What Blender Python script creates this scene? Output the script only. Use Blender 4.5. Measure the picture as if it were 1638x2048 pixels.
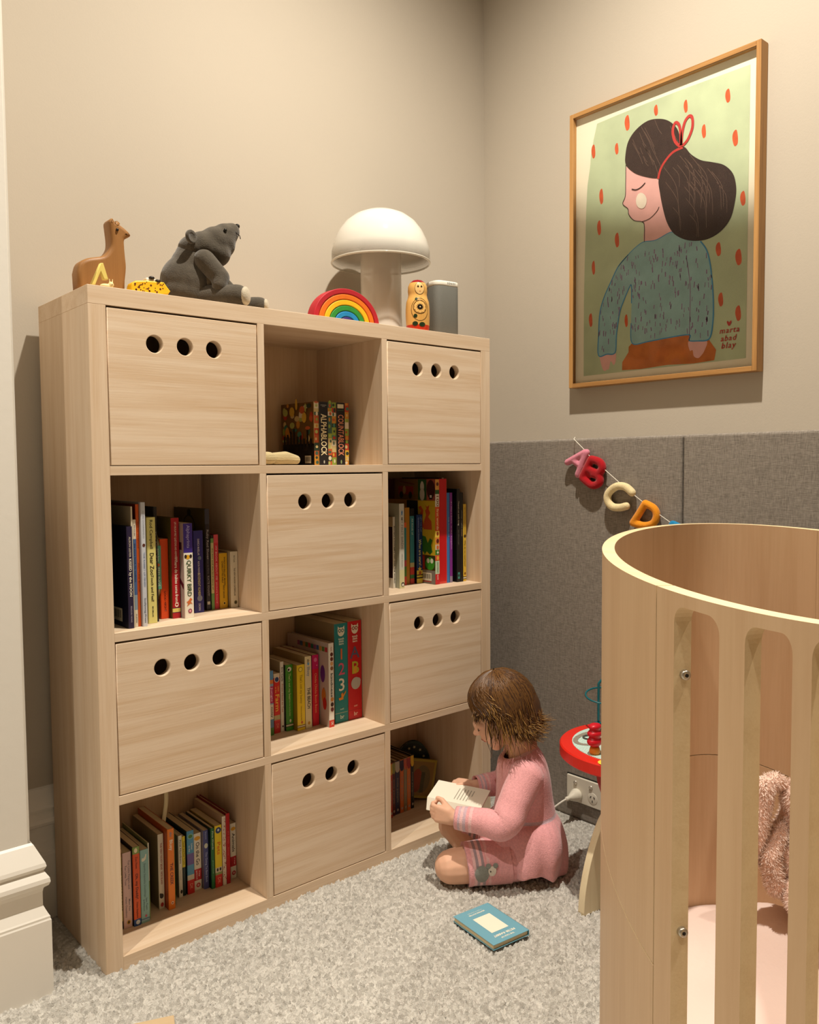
import bpy, bmesh, math, random
import numpy as np
from mathutils import Vector, Matrix
random.seed(7)
S = bpy.context.scene
for o in list(bpy.data.objects): bpy.data.objects.remove(o)
COL = S.collection

# ------------------------------------------------------------------ camera
CX, CY, CZ = -0.5869, -1.6130, 1.0165
YAW, PITCH, ROLL, FOC = 0.7133, -0.0552, -0.0076, 1660.3
def _axes():
    fw = Vector((math.sin(YAW)*math.cos(PITCH), math.cos(YAW)*math.cos(PITCH), math.sin(PITCH)))
    rt = Vector((math.cos(YAW), -math.sin(YAW), 0)); up = rt.cross(fw)
    r2 = rt*math.cos(ROLL)+up*math.sin(ROLL); u2 = up*math.cos(ROLL)-rt*math.sin(ROLL)
    return r2, u2, fw
_r, _u, _f = _axes()
cam = bpy.data.cameras.new('camera'); camo = bpy.data.objects.new('camera', cam); COL.objects.link(camo)
camo.matrix_world = Matrix(((_r.x,_u.x,-_f.x,CX),(_r.y,_u.y,-_f.y,CY),(_r.z,_u.z,-_f.z,CZ),(0,0,0,1)))
cam.sensor_fit = 'HORIZONTAL'; cam.sensor_width = 36.0; cam.lens = 36.0*FOC/1638.0
cam.clip_start = 0.02
S.camera = camo
# ------------------------------------------------------------------ world, lamps, exposure
S.view_settings.view_transform = 'Standard'; S.view_settings.look = 'None'
S.view_settings.gamma = 1.0; S.view_settings.use_curve_mapping = False
S.view_settings.exposure = 0.12
wd = bpy.data.worlds.new('world'); S.world = wd; wd.use_nodes = True
wd.node_tree.nodes['Background'].inputs[0].default_value = (0.9, 0.78, 0.6, 1)
wd.node_tree.nodes['Background'].inputs[1].default_value = 0.02
LIGHT_COL = (1.0, 0.925, 0.80)
def downlight(x, y, power, cone=150, blend=0.9, z=3.14, r=0.028):
    l = bpy.data.lights.new('downlight_lamp', 'SPOT'); l.energy = power; l.color = LIGHT_COL
    l.spot_size = math.radians(cone); l.spot_blend = blend; l.shadow_soft_size = r
    o = bpy.data.objects.new('downlight_lamp', l); COL.objects.link(o); o.location = (x, y, z)
    return o
downlight(-1.05, -0.68, 185, 94, 0.9)       # recessed ceiling spots: row along the bookcase
downlight(0.52, -0.68, 275, 136, 1.0)
downlight(0.62, -1.95, 115, 64, 0.55)       # second row further into the room
downlight(-0.85, -1.95, 80, 64, 0.55)

# ------------------------------------------------------------------ helpers
def lin(c):
    if isinstance(c, str):
        c = c.lstrip('#'); c = [int(c[i:i+2], 16) for i in (0, 2, 4)]
    out = []
    for v in c[:3]:
        v = v/255.0
        out.append(v/12.92 if v <= 0.04045 else ((v+0.055)/1.055)**2.4)
    return (*out, 1.0)
_M = {}
def mat(name, col, rough=0.6, metal=0.0, bump=None, var=None, coat=0.0, spec=0.35, sheen=0.0, trans=0.0):
    """plain procedural material; bump=(scale,strength), var=(scale,amount) colour variation"""
    if name in _M: return _M[name]
    m = bpy.data.materials.new(name); m.use_nodes = True; _M[name] = m
    nt = m.node_tree; b = nt.nodes['Principled BSDF']; c = lin(col) if not (isinstance(col, tuple) and max(col) <= 1.0) else (*col[:3], 1)
    b.inputs['Base Color'].default_value = c
    b.inputs['Roughness'].default_value = rough; b.inputs['Metallic'].default_value = metal
    b.inputs['Specular IOR Level'].default_value = spec
    b.inputs['Coat Weight'].default_value = coat; b.inputs['Coat Roughness'].default_value = 0.15
    b.inputs['Sheen Weight'].default_value = sheen
    b.inputs['Transmission Weight'].default_value = trans
    if bump or var:
        tc = nt.nodes.new('ShaderNodeTexCoord')
    if var:
        n = nt.nodes.new('ShaderNodeTexNoise'); n.inputs['Scale'].default_value = var[0]; n.inputs['Detail'].default_value = 4
        nt.links.new(tc.outputs['Object'], n.inputs['Vector'])
        r = nt.nodes.new('ShaderNodeValToRGB'); a = var[1]
        r.color_ramp.elements[0].position = 0.3; r.color_ramp.elements[1].position = 0.7
        r.color_ramp.elements[0].color = (*[v*(1-a) for v in c[:3]], 1)
        r.color_ramp.elements[1].color = (*[min(1, v*(1+a)) for v in c[:3]], 1)
        nt.links.new(n.outputs['Fac'], r.inputs['Fac']); nt.links.new(r.outputs['Color'], b.inputs['Base Color'])
    if bump:
        n2 = nt.nodes.new('ShaderNodeTexNoise'); n2.inputs['Scale'].default_value = bump[0]; n2.inputs['Detail'].default_value = 3
        nt.links.new(tc.outputs['Object'], n2.inputs['Vector'])
        bp = nt.nodes.new('ShaderNodeBump'); bp.inputs['Strength'].default_value = bump[1]; bp.inputs['Distance'].default_value = 0.002
        nt.links.new(n2.outputs['Fac'], bp.inputs['Height']); nt.links.new(bp.outputs['Normal'], b.inputs['Normal'])
    return m
def wood(name, axis, base, dark, rough=0.5, fine=1.0, amount=1.0, knots=False):
    """straight grained veneer; axis = direction of the grain (0,1,2)"""
    if name in _M: return _M[name]
    m = bpy.data.materials.new(name); m.use_nodes = True; _M[name] = m
    nt = m.node_tree; b = nt.nodes['Principled BSDF']
    tc = nt.nodes.new('ShaderNodeTexCoord'); mp = nt.nodes.new('ShaderNodeMapping')
    sc = [38.0*fine]*3; sc[axis] = 1.6; mp.inputs['Scale'].default_value = sc
    oi = nt.nodes.new('ShaderNodeObjectInfo'); ad = nt.nodes.new('ShaderNodeVectorMath'); ad.operation = 'MULTIPLY_ADD'
    ad.inputs[1].default_value = (3.1, 5.7, 4.3)
    cb = nt.nodes.new('ShaderNodeCombineXYZ')
    for i in range(3): nt.links.new(oi.outputs['Random'], cb.inputs[i])
    nt.links.new(cb.outputs[0], ad.inputs[0]); nt.links.new(tc.outputs['Object'], ad.inputs[2])
    nt.links.new(ad.outputs[0], mp.inputs['Vector'])
    n = nt.nodes.new('ShaderNodeTexNoise'); n.inputs['Scale'].default_value = 1.0; n.inputs['Detail'].default_value = 6; n.inputs['Roughness'].default_value = 0.62
    n.inputs['Distortion'].default_value = 0.35
    nt.links.new(mp.outputs['Vector'], n.inputs['Vector'])
    mp2 = nt.nodes.new('ShaderNodeMapping'); sc2 = [420.0*fine]*3; sc2[axis] = 9.0; mp2.inputs['Scale'].default_value = sc2
    nt.links.new(ad.outputs[0], mp2.inputs['Vector'])
    n2 = nt.nodes.new('ShaderNodeTexNoise'); n2.inputs['Scale'].default_value = 1.0; n2.inputs['Detail'].default_value = 2
    nt.links.new(mp2.outputs['Vector'], n2.inputs['Vector'])
    mx = nt.nodes.new('ShaderNodeMath'); mx.operation = 'MULTIPLY_ADD'; mx.inputs[1].default_value = 0.35
    nt.links.new(n2.outputs['Fac'], mx.inputs[0]); nt.links.new(n.outputs['Fac'], mx.inputs[2])
    r = nt.nodes.new('ShaderNodeValToRGB'); cbse, cd = lin(base), lin(dark)
    mixd = tuple(cbse[i]*(1-amount)+cd[i]*amount for i in range(3))
    r.color_ramp.elements[0].position = 0.42; r.color_ramp.elements[0].color = (*mixd, 1)
    r.color_ramp.elements[1].position = 0.78; r.color_ramp.elements[1].color = cbse
    nt.links.new(mx.outputs[0], r.inputs['Fac'])
    nt.links.new(r.outputs['Color'], b.inputs['Base Color'])
    b.inputs['Roughness'].default_value = rough; b.inputs['Specular IOR Level'].default_value = 0.3
    bp = nt.nodes.new('ShaderNodeBump'); bp.inputs['Strength'].default_value = 0.12; bp.inputs['Distance'].default_value = 0.001
    nt.links.new(n2.outputs['Fac'], bp.inputs['Height']); nt.links.new(bp.outputs['Normal'], b.inputs['Normal'])
    return m

def link(name, me, mats, parent=None, loc=None, rot=None):
    o = bpy.data.objects.new(name, me); COL.objects.link(o)
    if mats is not None:
        if not isinstance(mats, (list, tuple)): mats = [mats]
        if len(me.materials) == 0:
            for m in mats: me.materials.append(m)
    if loc is not None: o.location = loc
    if rot is not None: o.rotation_euler = rot
    if parent is not None: o.parent = parent
    return o
def tag(o, label=None, cat=None, group=None, kind=None):
    if label: o['label'] = label
    if cat: o['category'] = cat
    if group: o['group'] = group
    if kind: o['kind'] = kind
    return o
def empty(name, label, cat, loc=(0, 0, 0), rot=(0, 0, 0), group=None):
    o = bpy.data.objects.new(name, None); COL.objects.link(o); o.location = loc; o.rotation_euler = rot
    o.empty_display_size = 0.05
    return tag(o, label, cat, group)
def mesh(verts, faces, smooth=False, mi=None):
    me = bpy.data.meshes.new('m'); me.from_pydata([tuple(v) for v in verts], [], [tuple(f) for f in faces]); 
    if mi: me.polygons.foreach_set('material_index', mi)
    if smooth: me.polygons.foreach_set('use_smooth', [True]*len(me.polygons))
    me.update(); return me
def bm_mesh(bm, smooth=False, recalc=True):
    if recalc: bmesh.ops.recalc_face_normals(bm, faces=bm.faces[:])
    me = bpy.data.meshes.new('m'); bm.to_mesh(me); bm.free()
    if smooth: me.polygons.foreach_set('use_smooth', [True]*len(me.polygons))
    me.update(); return me
def add_box(bm, lo, hi, bevel=0.0, segs=1, mi=0, M=None):
    r = bmesh.ops.create_cube(bm, size=1.0)['verts']
    for v in r:
        v.co = Vector([lo[i]+(v.co[i]+0.5)*(hi[i]-lo[i]) for i in range(3)])
    fs = set(f for v in r for f in v.link_faces)
    if bevel > 0:
        es = set(e for f in fs for e in f.edges)
        rr = bmesh.ops.bevel(bm, geom=list(es), offset=bevel, segments=segs, affect='EDGES', profile=0.5)
        fs = set(rr['faces']) | set(f for f in fs if f.is_valid)
        vs = set(v for f in fs for v in f.verts)
    else: vs = set(r)
    for f in fs: f.material_index = mi
    if M is not None:
        for v in vs: v.co = M @ v.co
    return vs
def box_me(lo, hi, bevel=0.0, segs=1):
    bm = bmesh.new(); add_box(bm, lo, hi, bevel, segs); return bm_mesh(bm)
def add_tube(bm, pts, rad, n=10, cap=True, mi=0):
    """swept tube; rad a number or a list"""
    pts = [Vector(p) for p in pts]; k = len(pts)
    if not isinstance(rad, (list, tuple)): rad = [rad]*k
    rings = []; prev = None
    for i, p in enumerate(pts):
        t = (pts[min(i+1, k-1)]-pts[max(i-1, 0)]).normalized()
        if prev is None:
            a = Vector((0, 0, 1)) if abs(t.z) < 0.9 else Vector((1, 0, 0)); nrm = t.cross(a).normalized()
        else: nrm = (prev-t*prev.dot(t)).normalized()
        prev = nrm; bn = t.cross(nrm)
        rings.append([bm.verts.new(p+(nrm*math.cos(2*math.pi*j/n)+bn*math.sin(2*math.pi*j/n))*rad[i]) for j in range(n)])
    for i in range(k-1):
        for j in range(n):
            f = bm.faces.new((rings[i][j], rings[i][(j+1) % n], rings[i+1][(j+1) % n], rings[i+1][j])); f.material_index = mi
    if cap:
        for rg in (rings[0][::-1], rings[-1]):
            f = bm.faces.new(rg); f.material_index = mi
def add_lathe(bm, prof, n=32, c=(0, 0, 0), mi=0, mis=None):
    """profile [(r,z)] revolved about z"""
    rows = []
    for r, z in prof:
        if r < 1e-6: rows.append([bm.verts.new((c[0], c[1], c[2]+z))])
        else: rows.append([bm.verts.new((c[0]+r*math.cos(2*math.pi*j/n), c[1]+r*math.sin(2*math.pi*j/n), c[2]+z)) for j in range(n)])
    for i in range(len(rows)-1):
        a, b = rows[i], rows[i+1]
        for j in range(n):
            q = (j+1) % n
            vs = [a[0] if len(a) == 1 else a[j], a[0] if len(a) == 1 else a[q], b[0] if len(b) == 1 else b[q], b[0] if len(b) == 1 else b[j]]
            u = []
            for v in vs:
                if v not in u: u.append(v)
            if len(u) > 2:
                f = bm.faces.new(u); f.material_index = mis[i] if mis else mi
_TMP = bpy.data.scenes.new('workbench'); _VL = _TMP.view_layers[0]      # scratch scene for evaluating curves and modifiers
def eval_mesh(o, remove=True):
    if COL.objects.get(o.name) is o: COL.objects.unlink(o)
    _TMP.collection.objects.link(o); _VL.update(); dg = _VL.depsgraph
    me = bpy.data.meshes.new_from_object(o.evaluated_get(dg))
    bpy.data.objects.remove(o)
    return me
def plate(outlines, thick, bevel=0.0, M=None, smooth=False, res=1):
    """2-D outlines (first outer, others holes or islands) -> solid of given thickness centred on z=0"""
    cu = bpy.data.curves.new('c', 'CURVE'); cu.dimensions = '2D'; cu.fill_mode = 'BOTH'
    cu.extrude = max(thick/2-bevel, 0); cu.bevel_depth = bevel; cu.bevel_resolution = res; cu.offset = -bevel
    for ol in outlines:
        sp = cu.splines.new('POLY'); sp.points.add(len(ol)-1); sp.use_cyclic_u = True
        for p, q in zip(sp.points, ol): p.co = (q[0], q[1], 0, 1)
    o = bpy.data.objects.new('c', cu)
    me = eval_mesh(o); bpy.data.curves.remove(cu)
    if M is not None: me.transform(M)
    if smooth: me.polygons.foreach_set('use_smooth', [True]*len(me.polygons))
    return me
def text_me(s, size, M=None, extrude=0.0, align='CENTER', spacing=1.0, shear=0.0, bold=0.0, fit=None):
    cu = bpy.data.curves.new('t', 'FONT'); cu.body = s; cu.size = size; cu.align_x = align; cu.align_y = 'CENTER'
    cu.extrude = extrude; cu.space_character = spacing; cu.resolution_u = 2; cu.shear = shear; cu.offset = bold if bold else size*.012
    o = bpy.data.objects.new('t', cu)
    me = eval_mesh(o); bpy.data.curves.remove(cu)
    if fit and len(me.vertices):
        xs_ = [v.co.x for v in me.vertices]; w = max(xs_)-min(xs_)
        if w > 1e-6: me.transform(Matrix.Diagonal((fit/w, 1, 1, 1)))
    if M is not None: me.transform(M)
    return me
def join_meshes(items):
    """items [(mesh, material_index)] -> one mesh"""
    V, F, I, SM = [], [], [], []
    for me, k in items:
        b = len(V); V += [tuple(v.co) for v in me.vertices]
        for p in me.polygons:
            F.append([b+i for i in p.vertices]); I.append(k); SM.append(p.use_smooth)
    out = mesh(V, F, mi=I); out.polygons.foreach_set('use_smooth', SM); return out
def circle(cx, cy, r, n=28, ry=None):
    return [(cx+r*math.cos(2*math.pi*i/n), cy+(ry or r)*math.sin(2*math.pi*i/n)) for i in range(n)]
def catmull(pts, n=6, closed=True):
    out = []; k = len(pts); P = [Vector(p) for p in pts]
    rng = range(k if closed else k-1)
    for i in rng:
        if closed: a, b, c, d = P[(i-1) % k], P[i], P[(i+1) % k], P[(i+2) % k]
        else: a, b, c, d = P[max(i-1, 0)], P[i], P[i+1], P[min(i+2, k-1)]
        for j in range(n):
            t = j/n
            out.append(0.5*((2*b)+(c-a)*t+(2*a-5*b+4*c-d)*t*t+(3*b-a-3*c+d)*t**3))
    if not closed: out.append(P[-1])
    return [tuple(v) for v in out]
def blob(prims, voxel=0.006, smooth=4, it_factor=0.5, sub=0):
    """one continuous surface out of overlapping ellipsoids / tapered capsules.
    ('e',centre,(rx,ry,rz),rotation matrix or None) / ('c',p0,r0,p1,r1)"""
    bm = bmesh.new()
    for p in prims:
        if p[0] == 'e':
            r = bmesh.ops.create_icosphere(bm, subdivisions=3, radius=1.0)['verts']
            R = p[3].to_3x3() if len(p) > 3 and p[3] is not None else Matrix.Identity(3)
            for v in r: v.co = Vector(p[1])+R @ Vector((v.co.x*p[2][0], v.co.y*p[2][1], v.co.z*p[2][2]))
        else:
            _, a, ra, b, rb = p; a, b = Vector(a), Vector(b); n = 14
            d = b-a; L = d.length; t = d.normalized() if L > 1e-9 else Vector((0, 0, 1))
            q = Vector((0, 0, 1)).rotation_difference(t)
            prof = [(0, -ra)]+[(ra*math.cos(x), ra*math.sin(x)) for x in (-1.2, -0.8, -0.4, 0)]
            prof += [(rb*math.cos(x), L+rb*math.sin(x)) for x in (0, 0.4, 0.8, 1.2)]+[(0, L+rb)]
            b0 = len(bm.verts); bm2 = bmesh.new(); add_lathe(bm2, prof, n)
            for v in bm2.verts: v.co = a+q @ v.co
            tmp = bpy.data.meshes.new('t'); bm2.to_mesh(tmp); bm2.free(); bm.from_mesh(tmp); bpy.data.meshes.remove(tmp)
    bmesh.ops.recalc_face_normals(bm, faces=bm.faces[:])
    me = bpy.data.meshes.new('b'); bm.to_mesh(me); bm.free()
    o = bpy.data.objects.new('b', me)
    rm = o.modifiers.new('r', 'REMESH'); rm.mode = 'VOXEL'; rm.voxel_size = voxel; rm.use_smooth_shade = True
    if smooth:
        sm = o.modifiers.new('s', 'SMOOTH'); sm.factor = it_factor; sm.iterations = smooth
    if sub:
        su = o.modifiers.new('u', 'SUBSURF'); su.levels = sub; su.render_levels = sub
    out = eval_mesh(o); bpy.data.meshes.remove(me)
    out.polygons.foreach_set('use_smooth', [True]*len(out.polygons))
    return out
def fur(me, n, length, width, seed=1, droop=0.35):
    """short fibres standing on a surface, as one mesh"""
    r = random.Random(seed); me.calc_loop_triangles(); T_ = me.loop_triangles; ar = [t.area for t in T_]; tot = sum(ar)
    idx = r.choices(range(len(T_)), weights=ar, k=n); V, F = [], []; co = [v.co for v in me.vertices]; nm = [v.normal for v in me.vertices]
    for i in idx:
        a, b, c = T_[i].vertices; u, v = r.random(), r.random()
        if u+v > 1: u, v = 1-u, 1-v
        p = co[a]+(co[b]-co[a])*u+(co[c]-co[a])*v; q = T_[i].normal
        d = (q+Vector((r.uniform(-.6, .6), r.uniform(-.6, .6), r.uniform(-.6, .4)-droop))).normalized()
        s_ = d.cross(Vector((r.uniform(-1, 1), r.uniform(-1, 1), r.uniform(-1, 1)))).normalized()*width
        k = len(V); V += [tuple(p-s_), tuple(p+s_), tuple(p+d*length*r.uniform(.6, 1.1))]; F.append((k, k+1, k+2))
    return mesh(V, F)
# ------------------------------------------------------------------ dimensions
BW, BH, BD = 1.1084, 1.3681, 0.2931            # bookcase
XW, YW, ZC = 1.425, 0.325, 3.2                  # right wall, back wall, ceiling
XL, YF = -2.3, -3.7                             # far left wall, wall behind the camera
CELLX = [(0.0349, 0.3699), (0.3867, 0.7217), (0.7385, 1.0735)]
CELLZ = [(1.0206, 1.3326), (0.6906, 1.0025), (0.3605, 0.6724), (0.0304, 0.3424)]

# ------------------------------------------------------------------ room shell
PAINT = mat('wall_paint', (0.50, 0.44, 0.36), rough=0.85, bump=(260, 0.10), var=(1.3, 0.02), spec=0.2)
TRIM = mat('trim_paint', (0.80, 0.76, 0.69), rough=0.4, spec=0.4)
CEIL = mat('ceiling_paint', (0.74, 0.70, 0.63), rough=0.9)
def slab(name, lo, hi, m):
    return tag(link(name, box_me(lo, hi), m), kind='structure')
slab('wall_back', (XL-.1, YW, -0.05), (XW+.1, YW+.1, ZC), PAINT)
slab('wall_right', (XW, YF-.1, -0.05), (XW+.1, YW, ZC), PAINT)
slab('wall_left', (XL-.1, YF, -0.05), (XL, YW, ZC), PAINT)
slab('wall_front', (XL-.1, YF-.1, -0.05), (XW, YF, ZC), PAINT)
slab('ceiling', (XL-.1, YF-.1, ZC), (XW+.1, YW+.1, ZC+.1), CEIL)
# chimney breast standing left of the alcove
bm = bmesh.new(); add_box(bm, (XL, 0.043, -0.05), (-0.122, YW, ZC)); 
for f in bm.faces: f.material_index = 0
es = [e for e in bm.edges if all(abs(v.co.x+0.122) < 1e-4 and abs(v.co.y-0.043) < 1e-4 for v in e.verts)]
bmesh.ops.bevel(bm, geom=es, offset=0.006, segments=3, affect='EDGES')
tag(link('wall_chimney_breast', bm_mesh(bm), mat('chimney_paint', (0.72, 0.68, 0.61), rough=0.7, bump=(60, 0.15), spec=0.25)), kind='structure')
# moulded baseboards: profile (offset from wall, height) swept along a path with mitred corner
PROF = [(0, .300), (.004, .296), (.020, .262), (.0215, .255), (.019, .250), (.0165, .247), (.0205, .241), (.0255, .233), (.0265, .225), (.0235, .218),
        (.0165, .213), (.0145, .205), (.0145, .178), (.018, .170), (.0225, .160), (.0245, .157), (.0245, .153), (.026, .150), (.026, -0.03), (0, -0.03)]
def sweep(name, path, prof, m, kind='structure'):
    """path: list of (x,y) with outward offset directions"""
    V, F = [], []; n = len(prof)
    for (px, py, dx, dy) in path:
        for d, z in prof: V.append((px+dx*d, py+dy*d, z))
    for i in range(len(path)-1):
        for j in range(n): F.append((i*n+j, i*n+(j+1) % n, (i+1)*n+(j+1) % n, (i+1)*n+j))
    F.append(tuple(range(n))); F.append(tuple(range((len(path)-1)*n, len(path)*n))[::-1])
    me = mesh(V, F); bm = bmesh.new(); bm.from_mesh(me); me2 = bm_mesh(bm)
    return tag(link(name, me2, m), kind=kind)
sweep('baseboard_left', [(XL, .043, 0, -1), (-0.122, .043, 1, -1), (-0.122, YW-.001, 1, 0)], PROF, TRIM)
sweep('baseboard_back', [(-0.0955, YW, 0, -1), (XW-.14, YW, 0, -1)], PROF, TRIM)

# ------------------------------------------------------------------ carpet
def carpet_mat():
    m = bpy.data.materials.new('carpet_loop'); m.use_nodes = True; nt = m.node_tree; b = nt.nodes['Principled BSDF']
    tc = nt.nodes.new('ShaderNodeTexCoord')
    v = nt.nodes.new('ShaderNodeTexVoronoi'); v.inputs['Scale'].default_value = 140; nt.links.new(tc.outputs['Object'], v.inputs['Vector'])
    n = nt.nodes.new('ShaderNodeTexNoise'); n.inputs['Scale'].default_value = 450; n.inputs['Detail'].default_value = 2
    nt.links.new(tc.outputs['Object'], n.inputs['Vector'])
    r = nt.nodes.new('ShaderNodeValToRGB')
    r.color_ramp.elements[0].position = 0.1; r.color_ramp.elements[0].color = (0.36, 0.335, 0.295, 1)
    r.color_ramp.elements[1].position = 0.8; r.color_ramp.elements[1].color = (0.70, 0.665, 0.605, 1)
    sp = nt.nodes.new('ShaderNodeSeparateColor'); nt.links.new(v.outputs['Color'], sp.inputs[0])
    ma = nt.nodes.new('ShaderNodeMath'); ma.operation = 'MULTIPLY_ADD'; ma.inputs[1].default_value = 0.55; ma.inputs[2].default_value = 0.18
    nt.links.new(sp.outputs[0], ma.inputs[0]); nt.links.new(ma.outputs[0], r.inputs['Fac']); nt.links.new(r.outputs['Color'], b.inputs['Base Color'])
    b.inputs['Roughness'].default_value = 0.95; b.inputs['Specular IOR Level'].default_value = 0.1; b.inputs['Sheen Weight'].default_value = 0.1
    bp = nt.nodes.new('ShaderNodeBump'); bp.inputs['Strength'].default_value = 0.9; bp.inputs['Distance'].default_value = 0.003
    nt.links.new(n.outputs['Fac'], bp.inputs['Height']); nt.links.new(bp.outputs['Normal'], b.inputs['Normal'])
    return m
CARPET = carpet_mat()
def carpet():
    g, sp = 0.0025, 0.0074
    gx = np.concatenate([[XL, -0.33], np.arange(-0.30, 1.30, g), [XW]]); gy = np.concatenate([[YF, -0.86], np.arange(-0.83, 0.14, g), [YW]])
    X, Y = np.meshgrid(gx, gy); rs = np.random.RandomState(3)
    # looped tufts: bumps round jittered centres, every one with its own height
    nx_, ny_ = int(2.2/sp)+4, int(1.4/sp)+4; jx, jy = rs.rand(ny_, nx_), rs.rand(ny_, nx_); hh = rs.rand(ny_, nx_)
    ci = np.clip(((X+0.40)/sp).astype(int), 1, nx_-2); cj = np.clip(((Y+0.95)/sp).astype(int), 1, ny_-2)
    best = np.full(X.shape, 9.0); hb_ = np.zeros(X.shape)
    for dj in (-1, 0, 1):
        for di in (-1, 0, 1):
            a, b = cj+dj, ci+di
            d = ((X+0.40)/sp-(b+jx[a, b]))**2+((Y+0.95)/sp-(a+jy[a, b]))**2
            m = d < best; best[m] = d[m]; hb_[m] = hh[a, b][m]
    Zz = (0.0050+0.0085*hb_)*np.clip(1-1.35*best, -0.4, 1)-.0025
    inn = (X > -0.299) & (X < 1.289) & (Y > -0.829) & (Y < 0.139)
    Zz = np.where(inn, Zz, 0.004)
    X = X+(rs.rand(*X.shape)-.5)*g*0.5*inn; Y = Y+(rs.rand(*Y.shape)-.5)*g*0.5*inn
    # pressed down under the bookcase
    ub = (X > 0.002) & (X < BW-.002) & (Y > 0.003) & (Y < BD-.003); Zz[ub] = -0.004
    ny, nx = X.shape
    co = np.stack([X, Y, Zz], -1).reshape(-1, 3)
    i = np.arange(ny*nx).reshape(ny, nx)
    q = np.stack([i[:-1, :-1], i[:-1, 1:], i[1:, 1:], i[1:, :-1]], -1).reshape(-1, 4)
    me = bpy.data.meshes.new('floor'); me.vertices.add(len(co)); me.vertices.foreach_set('co', co.ravel())
    me.loops.add(q.size); me.loops.foreach_set('vertex_index', q.ravel().astype(np.int32))
    me.polygons.add(len(q)); me.polygons.foreach_set('loop_start', np.arange(0, q.size, 4, dtype=np.int32))
    me.polygons.foreach_set('use_smooth', [True]*len(q)); me.update(); me.validate()
    return tag(link('floor', me, CARPET), kind='structure')
carpet()

# ------------------------------------------------------------------ upholstered wall panels on the right wall
def fabric_mat(name, c1, c2, scale=1.0):
    m = bpy.data.materials.new(name); m.use_nodes = True; nt = m.node_tree; b = nt.nodes['Principled BSDF']
    tc = nt.nodes.new('ShaderNodeTexCoord'); outs = []
    for sc in ((60, 45, 900), (60, 900, 45)):
        mp = nt.nodes.new('ShaderNodeMapping'); mp.inputs['Scale'].default_value = [s*scale for s in sc]
        nt.links.new(tc.outputs['Object'], mp.inputs['Vector'])
        n = nt.nodes.new('ShaderNodeTexNoise'); n.inputs['Scale'].default_value = 1.0; n.inputs['Detail'].default_value = 3
        nt.links.new(mp.outputs['Vector'], n.inputs['Vector']); outs.append(n.outputs['Fac'])
    a = nt.nodes.new('ShaderNodeMath'); a.operation = 'ADD'; nt.links.new(outs[0], a.inputs[0]); nt.links.new(outs[1], a.inputs[1])
    h = nt.nodes.new('ShaderNodeMath'); h.operation = 'MULTIPLY'; h.inputs[1].default_value = 0.5; nt.links.new(a.outputs[0], h.inputs[0])
    r = nt.nodes.new('ShaderNodeValToRGB'); r.color_ramp.elements[0].position = 0.36; r.color_ramp.elements[1].position = 0.64
    r.color_ramp.elements[0].color = lin(c1); r.color_ramp.elements[1].color = lin(c2)
    nt.links.new(h.outputs[0], r.inputs['Fac']); nt.links.new(r.outputs['Color'], b.inputs['Base Color'])
    b.inputs['Roughness'].default_value = 0.95; b.inputs['Specular IOR Level'].default_value = 0.1
    bp = nt.nodes.new('ShaderNodeBump'); bp.inputs['Strength'].default_value = 0.35; bp.inputs['Distance'].default_value = 0.002
    nt.links.new(h.outputs[0], bp.inputs['Height']); nt.links.new(bp.outputs['Normal'], b.inputs['Normal'])
    return m
FABRIC = fabric_mat('grey_linen', '#6e665e', '#a39a8f', 1.5)
PXF, PTOP, PSPLIT = 1.293, 1.090, -0.486       # panel face, top height, seam between the two panels
def fpanel(label, y0, y1):
    return tag(link('upholstered_panel', box_me((PXF, y0, 0.004), (XW-.0005, y1, PTOP), 0.007, 3), FABRIC), label, 'wall panel', 'grey upholstered wall panels')
fpanel('grey linen upholstered wall panel in the corner beside the bookcase, with the power socket', PSPLIT+.0015, YW-0.001)
fpanel('grey linen upholstered wall panel behind the wooden crib', -1.70, PSPLIT-.0015)

# ------------------------------------------------------------------ bookcase
WB, WD = '#ddc6ab', '#cdb08f'
W_V = wood('veneer_vertical', 2, WB, WD); W_H = wood('veneer_horizontal', 0, WB, WD)
W_IN = wood('veneer_inner_vertical', 2, '#d9bf9f', '#c8a984')
bc = empty('bookcase', 'tall pale oak cube bookcase with twelve compartments and six drawers', 'bookcase')
link('side_panel', box_me((0, 0, 0), (0.0349, BD, BH-.0355), .0006), W_V, bc)
link('side_panel', box_me((1.0735, 0, 0), (BW, BD, BH-.0355), .0006), W_V, bc)
link('top_board', box_me((0, 0, BH-.0355), (BW, BD, BH), .0006), W_H, bc)
link('bottom_board', box_me((0.0349, 0, 0), (1.0735, BD-.012, 0.0304), .0006), W_H, bc)
link('back_panel', box_me((0.0349, BD-.012, 0.0), (1.0735, BD, BH-.0355)), W_IN, bc)
for i in range(3):
    link('shelf', box_me((0.0349, 0, CELLZ[i+1][1]), (1.0735, BD-.012, CELLZ[i][0]), .0006), W_H, bc)
for c in range(2):
    for r in range(4):
        link('divider', box_me((CELLX[c][1], 0, CELLZ[r][0]), (CELLX[c+1][0], BD-.012, CELLZ[r][1]), .0005), W_V, bc)
DRAWER_H = wood('drawer_veneer', 0, '#e0cab0', '#cdae8b', fine=1.3, amount=1.0)
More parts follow.
